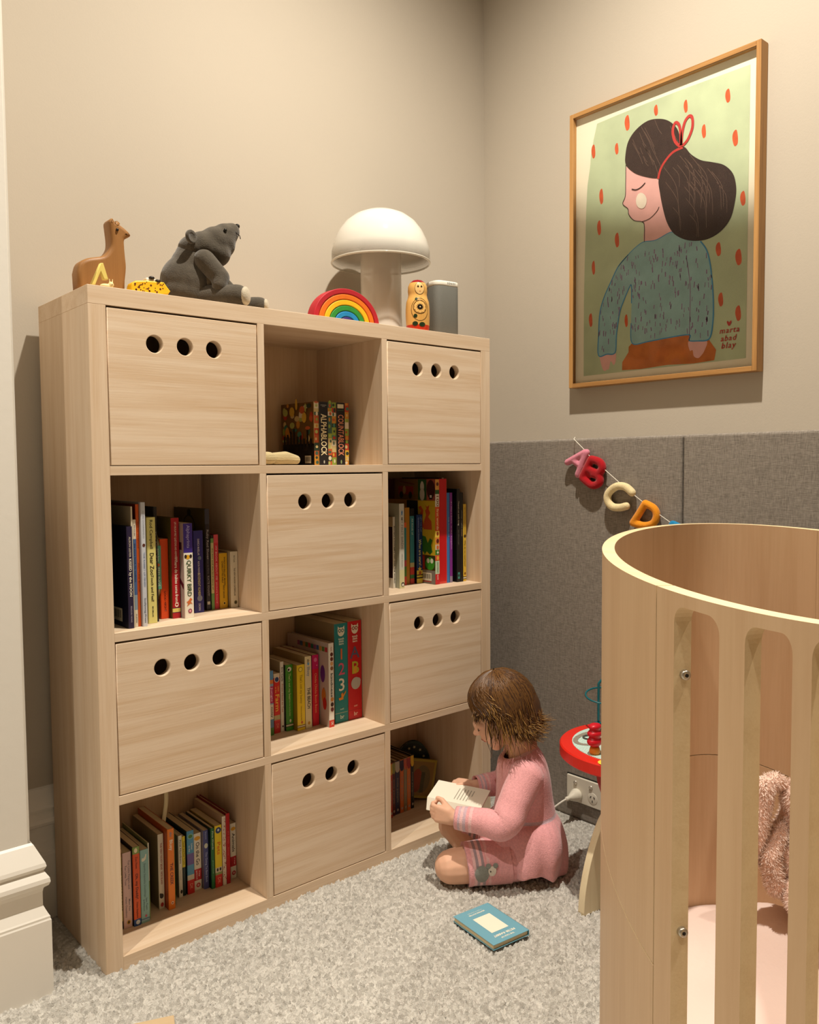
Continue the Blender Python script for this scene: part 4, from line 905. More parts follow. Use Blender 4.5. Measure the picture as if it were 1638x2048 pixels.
# ---- second row, left compartment
G = 'books in the second row, left compartment'
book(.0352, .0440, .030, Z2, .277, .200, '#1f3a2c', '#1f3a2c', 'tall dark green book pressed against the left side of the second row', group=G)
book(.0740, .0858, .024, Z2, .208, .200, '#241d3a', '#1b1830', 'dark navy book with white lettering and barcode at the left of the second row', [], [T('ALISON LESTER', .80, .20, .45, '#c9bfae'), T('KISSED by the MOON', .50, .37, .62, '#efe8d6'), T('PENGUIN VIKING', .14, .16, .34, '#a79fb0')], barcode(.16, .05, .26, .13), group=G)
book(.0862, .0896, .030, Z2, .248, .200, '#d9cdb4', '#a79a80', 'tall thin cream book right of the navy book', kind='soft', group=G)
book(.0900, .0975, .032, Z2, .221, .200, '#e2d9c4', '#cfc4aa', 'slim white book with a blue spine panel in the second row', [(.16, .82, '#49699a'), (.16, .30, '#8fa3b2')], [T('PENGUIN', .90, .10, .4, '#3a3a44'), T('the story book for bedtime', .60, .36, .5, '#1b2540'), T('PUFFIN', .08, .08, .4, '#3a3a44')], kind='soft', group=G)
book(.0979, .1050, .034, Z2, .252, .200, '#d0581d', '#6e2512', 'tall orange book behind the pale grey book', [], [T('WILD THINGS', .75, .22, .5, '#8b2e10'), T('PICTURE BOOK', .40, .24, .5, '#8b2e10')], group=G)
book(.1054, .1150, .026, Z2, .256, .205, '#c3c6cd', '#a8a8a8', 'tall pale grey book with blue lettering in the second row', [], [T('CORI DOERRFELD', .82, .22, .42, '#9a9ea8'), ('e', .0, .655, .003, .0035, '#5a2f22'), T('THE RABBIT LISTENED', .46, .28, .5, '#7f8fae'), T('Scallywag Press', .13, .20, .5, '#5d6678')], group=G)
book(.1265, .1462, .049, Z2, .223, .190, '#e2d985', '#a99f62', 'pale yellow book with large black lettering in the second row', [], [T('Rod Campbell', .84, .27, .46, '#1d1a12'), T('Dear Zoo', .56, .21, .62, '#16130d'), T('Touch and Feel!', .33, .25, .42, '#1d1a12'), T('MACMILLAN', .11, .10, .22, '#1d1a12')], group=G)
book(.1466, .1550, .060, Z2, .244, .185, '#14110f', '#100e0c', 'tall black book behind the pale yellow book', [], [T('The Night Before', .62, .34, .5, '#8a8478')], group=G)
# shaped board book with a short turquoise spine
sb = empty('book', 'board book with pointed pages and a short turquoise spine', 'book', (.1620, .076, Z2+.0003), group=G)
prof = [(0, .068), (0, .158), (.020, .188), (.11, .188), (.11, .0), (.030, .0), (.020, .035)]
PYZ = Matrix(((0, 0, 1, 0), (1, 0, 0, 0), (0, 1, 0, 0), (0, 0, 0, 1)))
link('page_block', plate([[(p[0]+.002, p[1]) for p in prof]], .011, 0, PYZ), BOARD, sb)
link('cover', plate([prof], .0014, 0, Matrix.Translation((-.0062, 0, 0)) @ PYZ), bmat('#8a7a2c'), sb)
link('cover', plate([prof], .0014, 0, Matrix.Translation((.0062, 0, 0)) @ PYZ), bmat('#8a7a2c'), sb)
link('spine', box_me((-.0069, -.0012, .066), (.0069, .0012, .160), .0006), bmat('#5fa58a'), sb)
link('lettering', text_me('FEELINGS', .0085, Matrix.Translation((0, -.0015, .093)) @ SPN, fit=.040), bmat('#e4efdc'), sb); link('lettering', text_me('guess how', .0065, Matrix.Translation((0, -.0015, .140)) @ SPN, fit=.028), bmat('#e4efdc'), sb)
link('emblem', plate([circle(0, .1185, .0035, 14)], 0, 0, Matrix.Translation((0, -.0015, 0)) @ MY), bmat('#cf6a3c'), sb)
book(.1692, .1885, .082, Z2, .173, .150, '#dd4a14', '#b33a10', 'bright orange board book with short lettering behind the turquoise spine', [], [T('GOOD NIGHT', .22, .26, .35, '#5c1c08')], kind='soft', group=G)
book(.1900, .2085, .069, Z2, .218, .190, '#a81620', '#6a5a2a', 'red book with long white question title in the second row', [(.055, .062, '#2c1c3c'), (.062, .10, '#d9c46a'), (.10, .107, '#2c1c3c')], [T('LIFT-THE-FLAP FIRST QUESTIONS AND ANSWERS', .78, .36, .34, '#e6c9b4'), T('Where do babies come from?', .38, .46, .52, '#f3e6d2'), ('e', 0, .135, .0042, .0048, '#f0e2cf'), ('e', 0, .137, .0030, .0022, '#a81620')], group=G)
book(.2102, .2312, .052, Z2, .206, .195, '#e9e2d2', '#b7a29a', 'white board book with a purple upper spine and green lettering', [(.69, 1.0, '#3d2a86')], [T('Alphaprints', .86, .24, .5, '#a79ad0'), ('e', -.08, .645, .0052, .0050, '#dca322'), ('e', -.32, .652, .003, .0042, '#2b1a12'), ('e', .24, .652, .003, .0042, '#2b1a12'), T('QUIRKY BIRD', .42, .38, .66, '#274a22'), ('p', [(-.35, .17), (-.1, .185), (.1, .215), (.32, .195), (.12, .175), (.35, .145), (.1, .155), (-.1, .14), (-.3, .125), (-.15, .16)], '#cf6d35'), ('e', .05, .075, .0045, .0048, '#8a2c4a'), ('e', .05, .075, .0026, .0028, '#e0a0a8')],
     [('e', .25, .88, .02, .012, '#c9506a'), ('p', [(.35, .60), (.42, .62), (.02, .30), (.02, .36)], '#5c1626'), ('e', .30, .16, .006, .009, '#3a1420'), ('r', .05, .72, .4, .80, '#46202e')], kind='soft', group=G)
book(.2400, .2450, .098, Z2, .178, .150, '#9e2a3c', '#7d2030', 'thin crimson booklet between the white board book and the indigo book', kind='soft', group=G)
book(.2560, .2800, .100, Z2, .185, .160, '#2d2a78', '#0d0c1c', 'indigo book with a cream title and grey emblems in the second row', [], [T('DANICA McKELLAR', .80, .20, .28, '#d6d0e0'), ('e', .1, .665, .0042, .0046, '#6b7a90'), T('ALICIA PADRON', .545, .17, .26, '#d6d0e0'), T('GOODNIGHT NUMBERS', .34, .29, .36, '#d9cf9a'), ('e', .05, .175, .0062, .0068, '#8a8fa6'), T('CROWN', .07, .09, .28, '#d6d0e0')], group=G)
book(.2930, .3045, .115, Z2, .232, .158, '#25212a', '#54481f', 'tall black book with grey title and olive cover in the second row', [(.85, 1.0, '#3a3946')], [T('Ruby Red Shoes', .65, .29, .66, '#a39a9c'), T('Goes to Paris', .44, .16, .4, '#6d6670'), T('KATE KNAPP', .24, .20, .56, '#8f888e'), ('r', -.3, .055, .3, .085, '#c8c0b4')],
     [('e', .50, .955, .010, .008, '#14100c'), ('e', .50, .80, .032, .032, '#14100c'), ('e', .50, .80, .028, .028, '#54481f')], group=G)
book(.3052, .3132, .113, Z2, .171, .150, '#6f9a55', '#3a3420', 'thin green and cream book left of the pink-red book', [(.22, .90, '#c9c08a'), (.96, 1.0, '#211c12')], [T('the lion and the bird story of', .55, .56, .5, '#3a3a20')], kind='soft', group=G)
book(.3140, .3262, .116, Z2, .172, .150, '#cf2f3f', '#8a1c28', 'pink-red book in the right half of the second row left compartment', [(.89, 1.0, '#d8505a')], [T('MY BOOK ABOUT ME', .62, .46, .5, '#f0a8a4'), T('picture board', .22, .28, .4, '#f0a8a4')], group=G)
book(.3270, .3478, .115, Z2, .128, .150, '#d7a715', '#a8801a', 'short yellow book with two lines of small black print', [], [T('WORDS DOUBLE LAFT BROWN', .67, .52, .26, '#3b2c08', .12), T('CHARLOTTES SHELF', .66, .40, .26, '#3b2c08', -.14), T('LESLEY BOUND', .30, .24, .24, '#3b2c08'), ('e', .05, .09, .0040, .0044, '#e6c14a'), ('e', .05, .09, .0022, .0026, '#3b2c08')], kind='soft', group=G)
book(.3500, .3690, .104, Z2, .131, .155, '#dcd3bd', '#bfae8c', 'short white board book at the right end of the second row left compartment', [], [T('Eric Carle', .87, .12, .28, '#5a4c34'), T('THE VERY HUNGRY CATERPILLAR', .46, .50, .30, '#6a5c44'), ('e', .1, .095, .0042, .0046, '#7d7450'), ('e', .1, .095, .0022, .0028, '#3b3520')], kind='soft', group=G)
# ---- second row, right compartment
G = 'books in the second row, right compartment'
book(.8215, .8300, .083, Z2, .191, .170, '#e3dccb', '#2c130f', 'white spined book with bold black block lettering at the left of the right compartment', [], [T('BILLY BALL & DUNCAN', .70, .34, .62, BLKC), T('LETS VISIT EVER THE WORLD', .32, .50, .62, BLKC)], [('r', 0, .86, .6, 1.0, '#b09a72'), ('r', .0, 0, .6, .14, '#cfc6b4')], group=G)
book(.8310, .8485, .067, Z2, .226, .195, '#c9c7bb', '#a4a692', 'pale grey green book with a small blue star on the spine', [(.0, .22, '#cfcb9c')], [('p', [(-.15, .90), (.0, .93), (.05, .905), (.22, .92), (.1, .885), (.15, .855), (0, .875), (-.22, .86), (-.1, .885)], '#4c7fb4'), T('MY FIRST BIRDIE', .65, .38, .60, '#8f8a86'), T('olive books', .33, .16, .3, '#8f8a80'), ('e', .1, .045, .0055, .006, '#2a2a26'), ('e', .1, .04, .0035, .0035, '#e8e4d8')], group=G)
book(.8780, .8870, .103, Z2, .172, .150, '#2f7f80', '#4c2a10', 'thin book banded orange, teal and red in the right compartment', [(.92, 1.0, '#e2602a'), (.30, .40, '#b0404a'), (.14, .30, '#4c7a2c'), (0, .14, '#c23a26')], [], kind='soft', group=G)
book(.8890, .9070, .113, Z2, .212, .150, '#b37a1e', '#6d3212', 'brown and amber book next to the thin teal book', [], [], group=G)
book(.9085, .9240, .113, Z2, .209, .150, '#3a8088', '#0e1210', 'teal book with black upper spine and red foot', [(.90, 1.0, '#10100e'), (.22, .28, '#b5a978'), (.12, .22, '#b83a2c'), (.07, .12, '#3c7038'), (0, .07, '#c23a2c')], [T('All Kinds of', .76, .22, .5, '#bcd2c8')], group=G)
book(.9260, .9475, .105, Z2, .191, .155, '#1c3a72', '#0c1630', 'dark blue starry book with a yellow foot beside the tall picture-cover book', [(0, .19, '#cbb53c'), (.07, .09, '#2a2410'), (.115, .13, '#2a2410')], [T('LIFT THE FLAP', .86, .22, .3, '#7f93c0', .2), T('Questions and Answers', .78, .36, .3, '#9fb0d4', -.2), T('What are stars?', .45, .38, .6, '#e4d995'), ('p', [(-.05, .255), (.05, .222), (.3, .222), (.1, .203), (.18, .178), (-.05, .195), (-.28, .178), (-.2, .203), (-.4, .222), (-.15, .222)], '#e0c64a'), ('e', 0, .15, .0045, .0055, '#a5532a')],
     [('e', .2, .8, .0015, .0015, '#dcd6b0'), ('e', .4, .65, .0015, .0015, '#dcd6b0'), ('e', .15, .5, .0015, .0015, '#dcd6b0'), ('r', .1, .06, .35, .20, '#b9b096')], group=G)
LP = [('r', .0, .80, .165, 1.0, '#9a4a3c'), ('r', .165, .80, .33, 1.0, '#214a20'), ('r', .33, .80, .80, 1.0, '#6a4a1a'), ('r', .80, .80, 1.0, 1.0, '#4a120c'),
      ('e', .083, .905, .0170, .026, '#3c1410'), ('r', .05, .81, .115, .855, '#1a1410'), ('r', .065, .825, .10, .85, '#d8cfc0'),
      ('e', .247, .93, .008, .014, '#c8bfae'), ('e', .247, .855, .010, .018, '#b9ae9e'), ('r', .235, .95, .26, .98, '#c8bfae'),
      ('r', .42, .85, .72, .93, '#8a2410'), ('e', .48, .845, .008, .010, '#1a0e0a'), ('e', .66, .845, .008, .010, '#1a0e0a'), ('e', .60, .895, .007, .012, '#a88a5a'), ('p', [(.40, .945), (.70, .975), (.70, .985), (.40, .955)], '#5a1c0c'),
      ('r', .0, .275, .33, .795, '#c7a51f'), ('r', .33, .52, .55, .795, '#1a1410'),
      ('p', [(.06, .52), (.22, .52), (.21, .60), (.17, .66), (.19, .70), (.16, .72), (.19, .755), (.15, .735), (.11, .755), (.12, .715), (.09, .68), (.13, .64), (.07, .60)], '#b8491a'),
      ('p', [(.20, .53), (.27, .54), (.30, .62), (.27, .70), (.32, .73), (.27, .745), (.22, .70), (.24, .62)], '#b8491a'),
      ('p', [(.05, .31), (.08, .37), (.05, .42), (.10, .44), (.14, .39), (.18, .45), (.25, .46), (.31, .40), (.30, .33), (.22, .30), (.20, .275), (.16, .31), (.10, .28)], '#2f6a1c'),
      ('r', .0, .135, .20, .27, '#33300f'), ('e', .10, .195, .019, .018, '#37881f'), ('e', .065, .222, .006, .007, '#d8d6c0'), ('e', .135, .222, .006, .007, '#d8d6c0'), ('r', .20, .135, .33, .27, '#a02c14'),
      ('r', .0, .0, .33, .13, '#7a7268')]+barcode(.07, .03, .19, .075)+[('r', .07, .018, .28, .026, '#a8251c')]
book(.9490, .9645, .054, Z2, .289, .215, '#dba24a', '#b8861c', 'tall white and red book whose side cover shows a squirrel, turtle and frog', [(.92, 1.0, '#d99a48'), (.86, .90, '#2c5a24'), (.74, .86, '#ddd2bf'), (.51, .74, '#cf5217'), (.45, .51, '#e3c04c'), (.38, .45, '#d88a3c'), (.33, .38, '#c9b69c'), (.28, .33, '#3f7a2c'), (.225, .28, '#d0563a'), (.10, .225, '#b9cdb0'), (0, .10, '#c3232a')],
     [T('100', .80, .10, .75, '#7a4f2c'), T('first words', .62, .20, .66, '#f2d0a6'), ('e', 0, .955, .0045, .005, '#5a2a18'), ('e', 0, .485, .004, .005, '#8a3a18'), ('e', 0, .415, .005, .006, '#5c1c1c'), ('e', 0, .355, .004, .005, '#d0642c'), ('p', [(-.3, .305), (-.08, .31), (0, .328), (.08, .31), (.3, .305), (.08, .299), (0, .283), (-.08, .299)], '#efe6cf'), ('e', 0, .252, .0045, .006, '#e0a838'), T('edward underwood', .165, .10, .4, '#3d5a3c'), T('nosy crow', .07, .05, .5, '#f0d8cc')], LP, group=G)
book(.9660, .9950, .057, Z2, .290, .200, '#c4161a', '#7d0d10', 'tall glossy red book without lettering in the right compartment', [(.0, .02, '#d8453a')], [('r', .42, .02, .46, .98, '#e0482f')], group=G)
book(.9956, 1.0068, .058, Z2, .251, .200, '#3a78b8', '#2a5f9c', 'blue book squeezed between the glossy red and purple books', [], [T('big book of', .62, .22, .3, '#a8c4e0', .2)], kind='soft', group=G)
book(1.0072, 1.0170, .057, Z2, .251, .200, '#7d2a8a', '#5c1f68', 'purple book squeezed between blue and black books', [(0, .07, '#8d7f96')], [T('If I Was a Zebra', .78, .24, .5, '#d4a8d8'), T('in the Kingdom', .50, .26, .5, '#d4a8d8')], kind='soft', group=G)
book(1.0176, 1.0250, .100, Z2, .292, .175, '#b5b1a2', '#2a2622', 'tall grey book standing back behind the black books', kind='soft', group=G)
book(1.0254, 1.0375, .048, Z2, .261, .200, '#141211', '#0b0a0a', 'thick black book with a small teal square at the foot', [], [T("There's no such thing", .74, .26, .45, '#d6cdb8'), T('jez alborough', .48, .16, .35, '#6d685f'), ('r', -.3, .035, .35, .105, '#3a8a80'), ('e', 0, .07, .003, .004, '#12302c')], group=G)
book(1.0380, 1.0500, .048, Z2, .251, .200, '#100e0e', '#0b0a0a', 'thin black book left of the yellow book in the right compartment', [], [T('sleep tight', .70, .20, .4, '#7d766a'), T('max', .55, .08, .35, '#b8946a')], group=G)
book(1.0515, 1.0640, .050, Z2, .218, .190, '#d9b23a', '#b08a20', 'yellow book with striped foot at the right end of the second row', [(.025, .035, '#2a1c10'), (.05, .06, '#2a1c10'), (.035, .05, '#e8ddbc')], [T('VERY FIRST QUESTIONS AND ANSWERS', .78, .36, .34, '#8a6a1c'), ('e', 0, .585, .0042, .0045, '#3a2410'), T('Why do we need bees?', .36, .34, .50, '#4a3414'), ('e', 0, .10, .0030, .0035, '#7a4a1c')], group=G)
# ---- third row, middle compartment
G = 'board books in the third row, middle compartment'
book(.4592, .4698, .121, Z3, .160, .135, '#8fa6c0', '#6a7a8a', 'narrow many-coloured board book at the left of the third row', [(.86, 1.0, '#5c93c4'), (.80, .86, '#d9803a'), (.50, .76, '#b8306a'), (.25, .48, '#d8d2c4'), (.12, .25, '#5a7fa0'), (0, .12, '#4c8038')], [T('Jungle', .63, .22, .6, '#f0d0e0'), T('noisy', .36, .16, .7, '#2a2a2a')], kind='soft', group=G)
book(.4745, .4925, .128, Z3, .149, .135, '#d42a1c', '#a08a68', 'red board book with yellow farm lettering and a blue disc', [(.22, .30, '#b8a878'), (.0, .20, '#c42420'), (.93, 1.0, '#d9c9b0')], [('e', 0, .90, .0072, .0075, '#d8d0c4'), ('e', 0, .90, .0056, .006, '#2a3a66'), T('Listen', .74, .09, .3, '#f4c25a', .22), T('to the', .73, .10, .3, '#f4c25a', -.2), T('Farm', .51, .28, .85, '#f6c34c'), T('DK', .12, .08, .5, '#e88a6a')], kind='soft', group=G)
book(.4955, .5060, .131, Z3, .175, .135, '#ddd8cb', '#b7a888', 'thin white board book with two-colour lettering in the third row', [], [T('Eric Carle', .82, .20, .66, '#2f2a24'), T('From Head to Toe', .48, .40, .62, '#b0623c'), ('r', -.15, .06, .2, .085, '#1c1814')], kind='soft', group=G)
book(.5068, .5280, .124, Z3, .166, .140, '#3f8a26', '#16240e', 'green board book with a white band near the foot', [(.06, .07, '#12100c'), (.07, .095, '#cfc6a8'), (.095, .105, '#12100c')], [('e', 0, .93, .0060, .0058, '#e4e0d0'), ('e', -.1, .925, .003, .003, '#14180f'), T("That's not my bear", .67, .40, .42, '#c3d38a'), T('Usborne touchy-feely', .35, .26, .26, '#bccb84'), ('e', .05, .15, .0026, .0040, '#d8d2b8')], kind='soft', group=G)
book(.5288, .5518, .107, Z3, .165, .145, '#e3c41c', '#a58a24', 'yellow board book with a white band near the foot', [(.04, .05, '#5c3818'), (.05, .07, '#d8caa0'), (.07, .08, '#5c3818')], [('e', -.05, .93, .0060, .0060, '#5a4a1c'), ('e', -.05, .93, .0048, .0048, '#e8d04a'), T("That's not my bunny", .63, .44, .42, '#a5861c'), T('Usborne touchy feely', .26, .22, .26, '#a5861c'), ('e', .05, .12, .0030, .0036, '#c4622a')], kind='soft', group=G)
book(.5528, .5722, .107, Z3, .183, .150, '#d9cba0', '#a58f60', 'cream board book with bold black lettering in the third row', [], [T('abc', .93, .06, .5, '#5a5038'), ('e', 0, .895, .003, .004, '#6a9ac0'), T('Bluey', .79, .13, .6, '#8a90a0'), T('THE BEACH', .42, .29, .66, '#1f2230'), ('e', 0, .075, .0036, .0042, '#b88a2c')], kind='soft', group=G)
book(.5728, .5790, .116, Z3, .173, .140, '#4b2f86', '#2c1c54', 'thin purple book between the cream and pink-red books', [(0, .10, '#cfc8bc')], [T('Guess How Much I Love You', .5, .6, .7, '#a890d0')], kind='soft', group=G)
book(.5796, .5995, .115, Z3, .181, .150, '#d61f34', '#7a1420', 'pink-red board book with a magenta head in the third row', [(.80, 1.0, '#c91a62')], [('e', 0, .93, .0050, .0055, '#e0709a'), T('Bill Martin Jr', .83, .0, .3, '#f0b0c0', 0) if False else ('e', .2, .85, .0012, .0012, '#f0c0d0'), T('Chicka Chicka Boom Boom', .46, .56, .46, '#f0a070')], kind='soft', group=G)
KL = [('r', .03+.065*i, .89, .088+.065*i, .945, ('#b8303a', '#5a7a3a', '#c08a3a', '#3a5a8a', '#8a4a7a', '#3a7a6a')[i % 6]) for i in range(11)]+[('e', .14, .62, .010, .022, '#5a2a7a'), ('e', .12, .36, .009, .020, '#c4762a'), ('e', .10, .27, .008, .016, '#b8281c'), ('e', .85, .80, .012, .010, '#6a3020')]
book(.6035, .6190, .076, Z3, .214, .190, '#e6e0d4', '#bdaaa0', 'white book with a row of small faces along the spine', [(0, .085, '#d23a28')], [T('rhyme', .93, .05, .4, '#a05a4a')]+[('e', .05, .865-.055*i, .0045, .0052, c) for i, c in enumerate(('#5a2414', '#6a2c1c', '#d8a468', '#8a5a34'))]+[T('kindness', .50, .28, .62, '#4a4a48')]+[('e', .05, .33-.06*i, .0045, .0055, c) for i, c in enumerate(('#c8863c', '#3a2018', '#6a2a2c'))]+[T('DK', .045, .04, .6, '#f0e0d4')], KL, group=G)
OWL = lambda c: [('e', 0, .915, .0105, .0115, '#e6dfc8'), ('p', [(-.26, .935), (-.24, .975), (-.12, .955), (.12, .955), (.24, .975), (.26, .935)], '#e6dfc8'), ('e', -.105, .928, .0042, .0050, c), ('e', .105, .928, .0042, .0050, c), ('e', -.105, .928, .0022, .0028, '#e6dfc8'), ('e', .105, .928, .0022, .0028, '#e6dfc8')]
book(.6330, .6745, .092, Z3, .256, .180, '#1d7f80', '#8d7a58', 'thick teal board book with large numerals 1 2 3 on the spine', [(.095, .098, '#d6c9a0')], OWL('#1d5a58')+[('u', 'touch', 0, .845, .0075, '#c8d8c8'), ('u', 'think', 0, .820, .0075, '#c8d8c8'), ('u', 'learn', 0, .795, .0075, '#c8d8c8'), ('u', '1', 0, .685, .040, '#d8683a'), ('u', '2', 0, .535, .044, '#cf5a78'), ('u', '3', 0, .375, .046, '#e8e0d0'), ('p', [(-.25, .25), (-.05, .255), (-.05, .29), (.08, .30), (.1, .275), (.3, .315), (.3, .295), (.12, .255), (.1, .23), (-.2, .225)], '#e08a2c'), ('u', 'twirl', 0, .135, .006, '#9ac4b8'), ('u', 'br', 0, .055, .014, '#bcd4c8')], kind='soft', group=G)
book(.6755, .7195, .092, Z3, .257, .180, '#c4161e', '#8d7a58', 'thick red board book with letters A B C on the spine', [(.095, .098, '#7a1010')], OWL('#8a1418')+[('u', 'touch', 0, .845, .0075, '#e8c8b8'), ('u', 'think', 0, .820, .0075, '#e8c8b8'), ('u', 'learn', 0, .795, .0075, '#e8c8b8'), ('u', 'A', -.02, .675, .044, '#5a5a74'), ('u', 'B', 0, .520, .046, '#b8b030'), ('e', .0, .505, .006, .010, '#dca030'), ('e', .03, .365, .0150, .0160, '#b9b2aa'), ('e', .20, .385, .0080, .0085, '#b9b2aa'), ('u', 'twirl', 0, .135, .006, '#e89a8a'), ('u', 'br', 0, .055, .014, '#e8b0a0')], kind='soft', group=G)
# ---- bottom row, left compartment
G = 'board books in the bottom row, left compartment'
book(.0712, .0745, .099, Z4, .175, .150, '#d8c47a', '#a08a5a', 'very thin yellow book at the left edge of the bottom row', [(.0, .10, '#1a1420'), (.10, .2, '#d8cc6a'), (.9, 1.0, '#d8a878')], [T('THE VERY LAZY BEAR', .5, .55, .8, '#3a2c14')], kind='soft', group=G)
book(.0750, .0945, .096, Z4, .166, .140, '#d3b3ae', '#8a7a58', 'pale pink board book with grey lettering in the bottom row', [], [T('Ten Little Fingers and', .70, .38, .32, '#8d7f84', .18), T('Ten Little Toes', .70, .26, .32, '#8d7f84', -.18), T('Mem Fox', .30, .16, .30, '#8d7f84', .18), T('Helen Oxenbury', .28, .27, .30, '#8d7f84', -.18), ('e', .05, .075, .0040, .0046, '#c0922c'), ('e', .05, .075, .0018, .0030, '#2c2014')], kind='soft', group=G)
book(.0955, .1112, .091, Z4, .174, .145, '#d5541c', '#0e1018', 'orange spined board book with green head and blue foot', [(.91, 1.0, '#7f9a4a'), (0, .085, '#2a4f8f')], [('e', -.05, .955, .0036, .0052, '#e6dcb8'), T('Zoe Hunn', .80, .15, .4, '#7a3010'), T("Oh, my Daddy!", .50, .32, .5, '#4a1c0c'), T('Helen Stephens', .20, .20, .36, '#7a3010'), ('e', .05, .045, .0046, .0048, '#cfd6d8')], kind='soft', group=G)
book(.1122, .1315, .092, Z4, .162, .140, '#86b0ae', '#4a6a58', 'light blue board book with a small duck near the top', [(.03, .045, '#9ab8c8'), (.045, .06, '#5a7a9a')], [('p', [(-.33, .86), (-.28, .89), (-.1, .885), (.05, .905), (.12, .935), (.25, .93), (.2, .90), (.15, .865), (-.05, .845), (-.25, .84)], '#d8d6c4'), T('Squishy Squashy Ducklings', .58, .46, .3, '#6a8a8c'), T('Sam Taplin', .25, .17, .26, '#5a7a80', .15), T('Johnson', .24, .16, .26, '#5a7a80', -.15), ('e', .05, .09, .0022, .0030, '#b8506a')], kind='soft', group=G)
book(.1330, .1362, .100, Z4, .170, .140, '#d9d5c4', '#8a9a70', 'very thin white and green book right of the light blue book', [(0, .5, '#7f9a50')], kind='soft', group=G)
book(.1405, .1500, .150, Z4, .150, .110, '#2c1838', '#1c1024', 'dark purple book set back in shadow in the bottom row', kind='soft', group=G)
book(.1660, .1795, .122, Z4, .171, .140, '#ddd5c2', '#8f7c5c', 'white board book with red capitals and a small black cat on the spine', [], [T('THE VERY NOISY BEAR', .70, .36, .46, '#a04034'), T('NICK BLAND', .41, .17, .44, '#a04034'), ('e', -.05, .17, .0046, .0056, '#2a2420'), ('e', -.25, .195, .0022, .0028, '#2a2420'), ('e', 0, .055, .0036, .0050, '#b02a26')], kind='soft', group=G)
book(.1805, .1965, .104, Z4, .184, .160, '#e07a1c', '#b04a14', 'bright orange board book with dark capitals in the bottom row', [], [T('abc', .93, .06, .5, '#7a8a96'), T('Bluey', .80, .13, .66, '#f2e6d0'), T('THE CREEK', .44, .27, .62, '#5a2a34'), ('e', .05, .08, .0030, .0034, '#f0e2c8'), ('e', .05, .08, .0018, .0020, '#a04a1c')], kind='soft', group=G)
book(.1972, .2040, .118, Z4, .174, .140, '#2f6f2a', '#1c4420', 'thin green book between orange and white board books', [(.85, 1.0, '#6a8a3a')], [T('Guess what I am animals', .55, .5, .5, '#7fae6a')], kind='soft', group=G)
book(.2218, .2312, .139, Z4, .145, .130, '#dcd8c8', '#a89a7a', 'white board book with black counting title in the bottom row', [], [T('First Numbers', .74, .38, .60, '#22201c'), T('board book', .36, .16, .36, '#8a8476'), ('e', .1, .09, .0026, .0046, '#22201c')], kind='soft', group=G)
book(.2322, .2400, .141, Z4, .140, .125, '#d4c224', '#1c2418', 'thin yellow and dark green book in the bottom row', [(0, .48, '#162a26')], [T('Touch and Feel Trucks', .72, .40, .6, '#3a3414')], kind='soft', group=G)
book(.2430, .2605, .139, Z4, .149, .130, '#4f93bd', '#16302c', 'sky blue board book with purple panel and red foot', [(.46, .64, '#6a5a9c'), (.22, .30, '#c9c4b4'), (0, .22, '#c42a24')], [('e', 0, .91, .0070, .0062, '#7fb4a8'), ('e', 0, .91, .0050, .0042, '#4a7a3a'), T('Listen', .745, .10, .32, '#d8e4e8', .18), T('to the', .72, .10, .32, '#d8e4e8', -.18), T('DK', .12, .09, .6, '#e89a84')], kind='soft', group=G)
book(.2622, .2815, .145, Z4, .135, .125, '#e2dccd', '#9c8f78', 'white board book with large black travel title and red label', [(.17, .37, '#b8202a')], [('e', 0, .91, .0075, .0050, '#d8a02c'), T('On the Go', .64, .40, .66, '#221c18'), T('A large', .28, .10, .26, '#f0d4cc', .2), T('sparkly book', .27, .16, .26, '#f0d4cc', -.15), ('e', .02, .085, .0052, .0054, '#b8343a'), ('e', .02, .085, .0026, .0028, '#e2b0a8')], kind='soft', group=G)
book(.2828, .2958, .136, Z4, .140, .130, '#4a4f8a', '#8a8290', 'violet blue board book with a white moon shape on the spine', [], [T('Boynton', .91, .13, .44, '#9aa4d0'), ('e', 0, .735, .0046, .0060, '#cfd4c4'), T('The Going To Bed Book', .37, .52, .50, '#aab4dc')], kind='soft', group=G)
book(.2966, .3052, .125, Z4, .145, .130, '#1f6a38', '#0f2a1c', 'green board book with white word title in the bottom row', [], [T('First Words', .80, .30, .62, '#cfe0c8'), T('picture book', .36, .22, .4, '#8ab894')], kind='soft', group=G)
book(.3062, .3240, .124, Z4, .148, .130, '#e2cb22', '#a08a34', 'yellow board book with a blue disc and orange pets title', [(.24, .32, '#cfc6b0'), (0, .20, '#c42a20'), (.20, .24, '#8a9a5a')], [('e', 0, .92, .0072, .0074, '#2c3f70'), ('e', 0, .925, .0026, .0030, '#c8d0dc'), T('Pets', .63, .20, .72, '#d86a1c'), ('e', -.2, .285, .0022, .0040, '#1c1814'), ('e', .2, .285, .0022, .0040, '#1c1814'), T('DK', .11, .10, .6, '#ec9a80')], kind='soft', group=G)
book(.3250, .3345, .123, Z4, .166, .145, '#ded4c6', '#b89a80', 'white book sprinkled with tiny red flecks in the bottom row', [], [('e', random.uniform(-.4, .4), random.uniform(.05, .97), .0008, .0012, '#a0403c') for _ in range(60)], kind='soft', group=G)
book(.3352, .3450, .123, Z4, .170, .150, '#b0161c', '#7a1014', 'deep red book standing tall near the right of the bottom row', [], [T('MY DAD', .66, .18, .5, '#d8605a'), T('Anthony', .46, .12, .4, '#d8605a')], kind='hard', group=G)
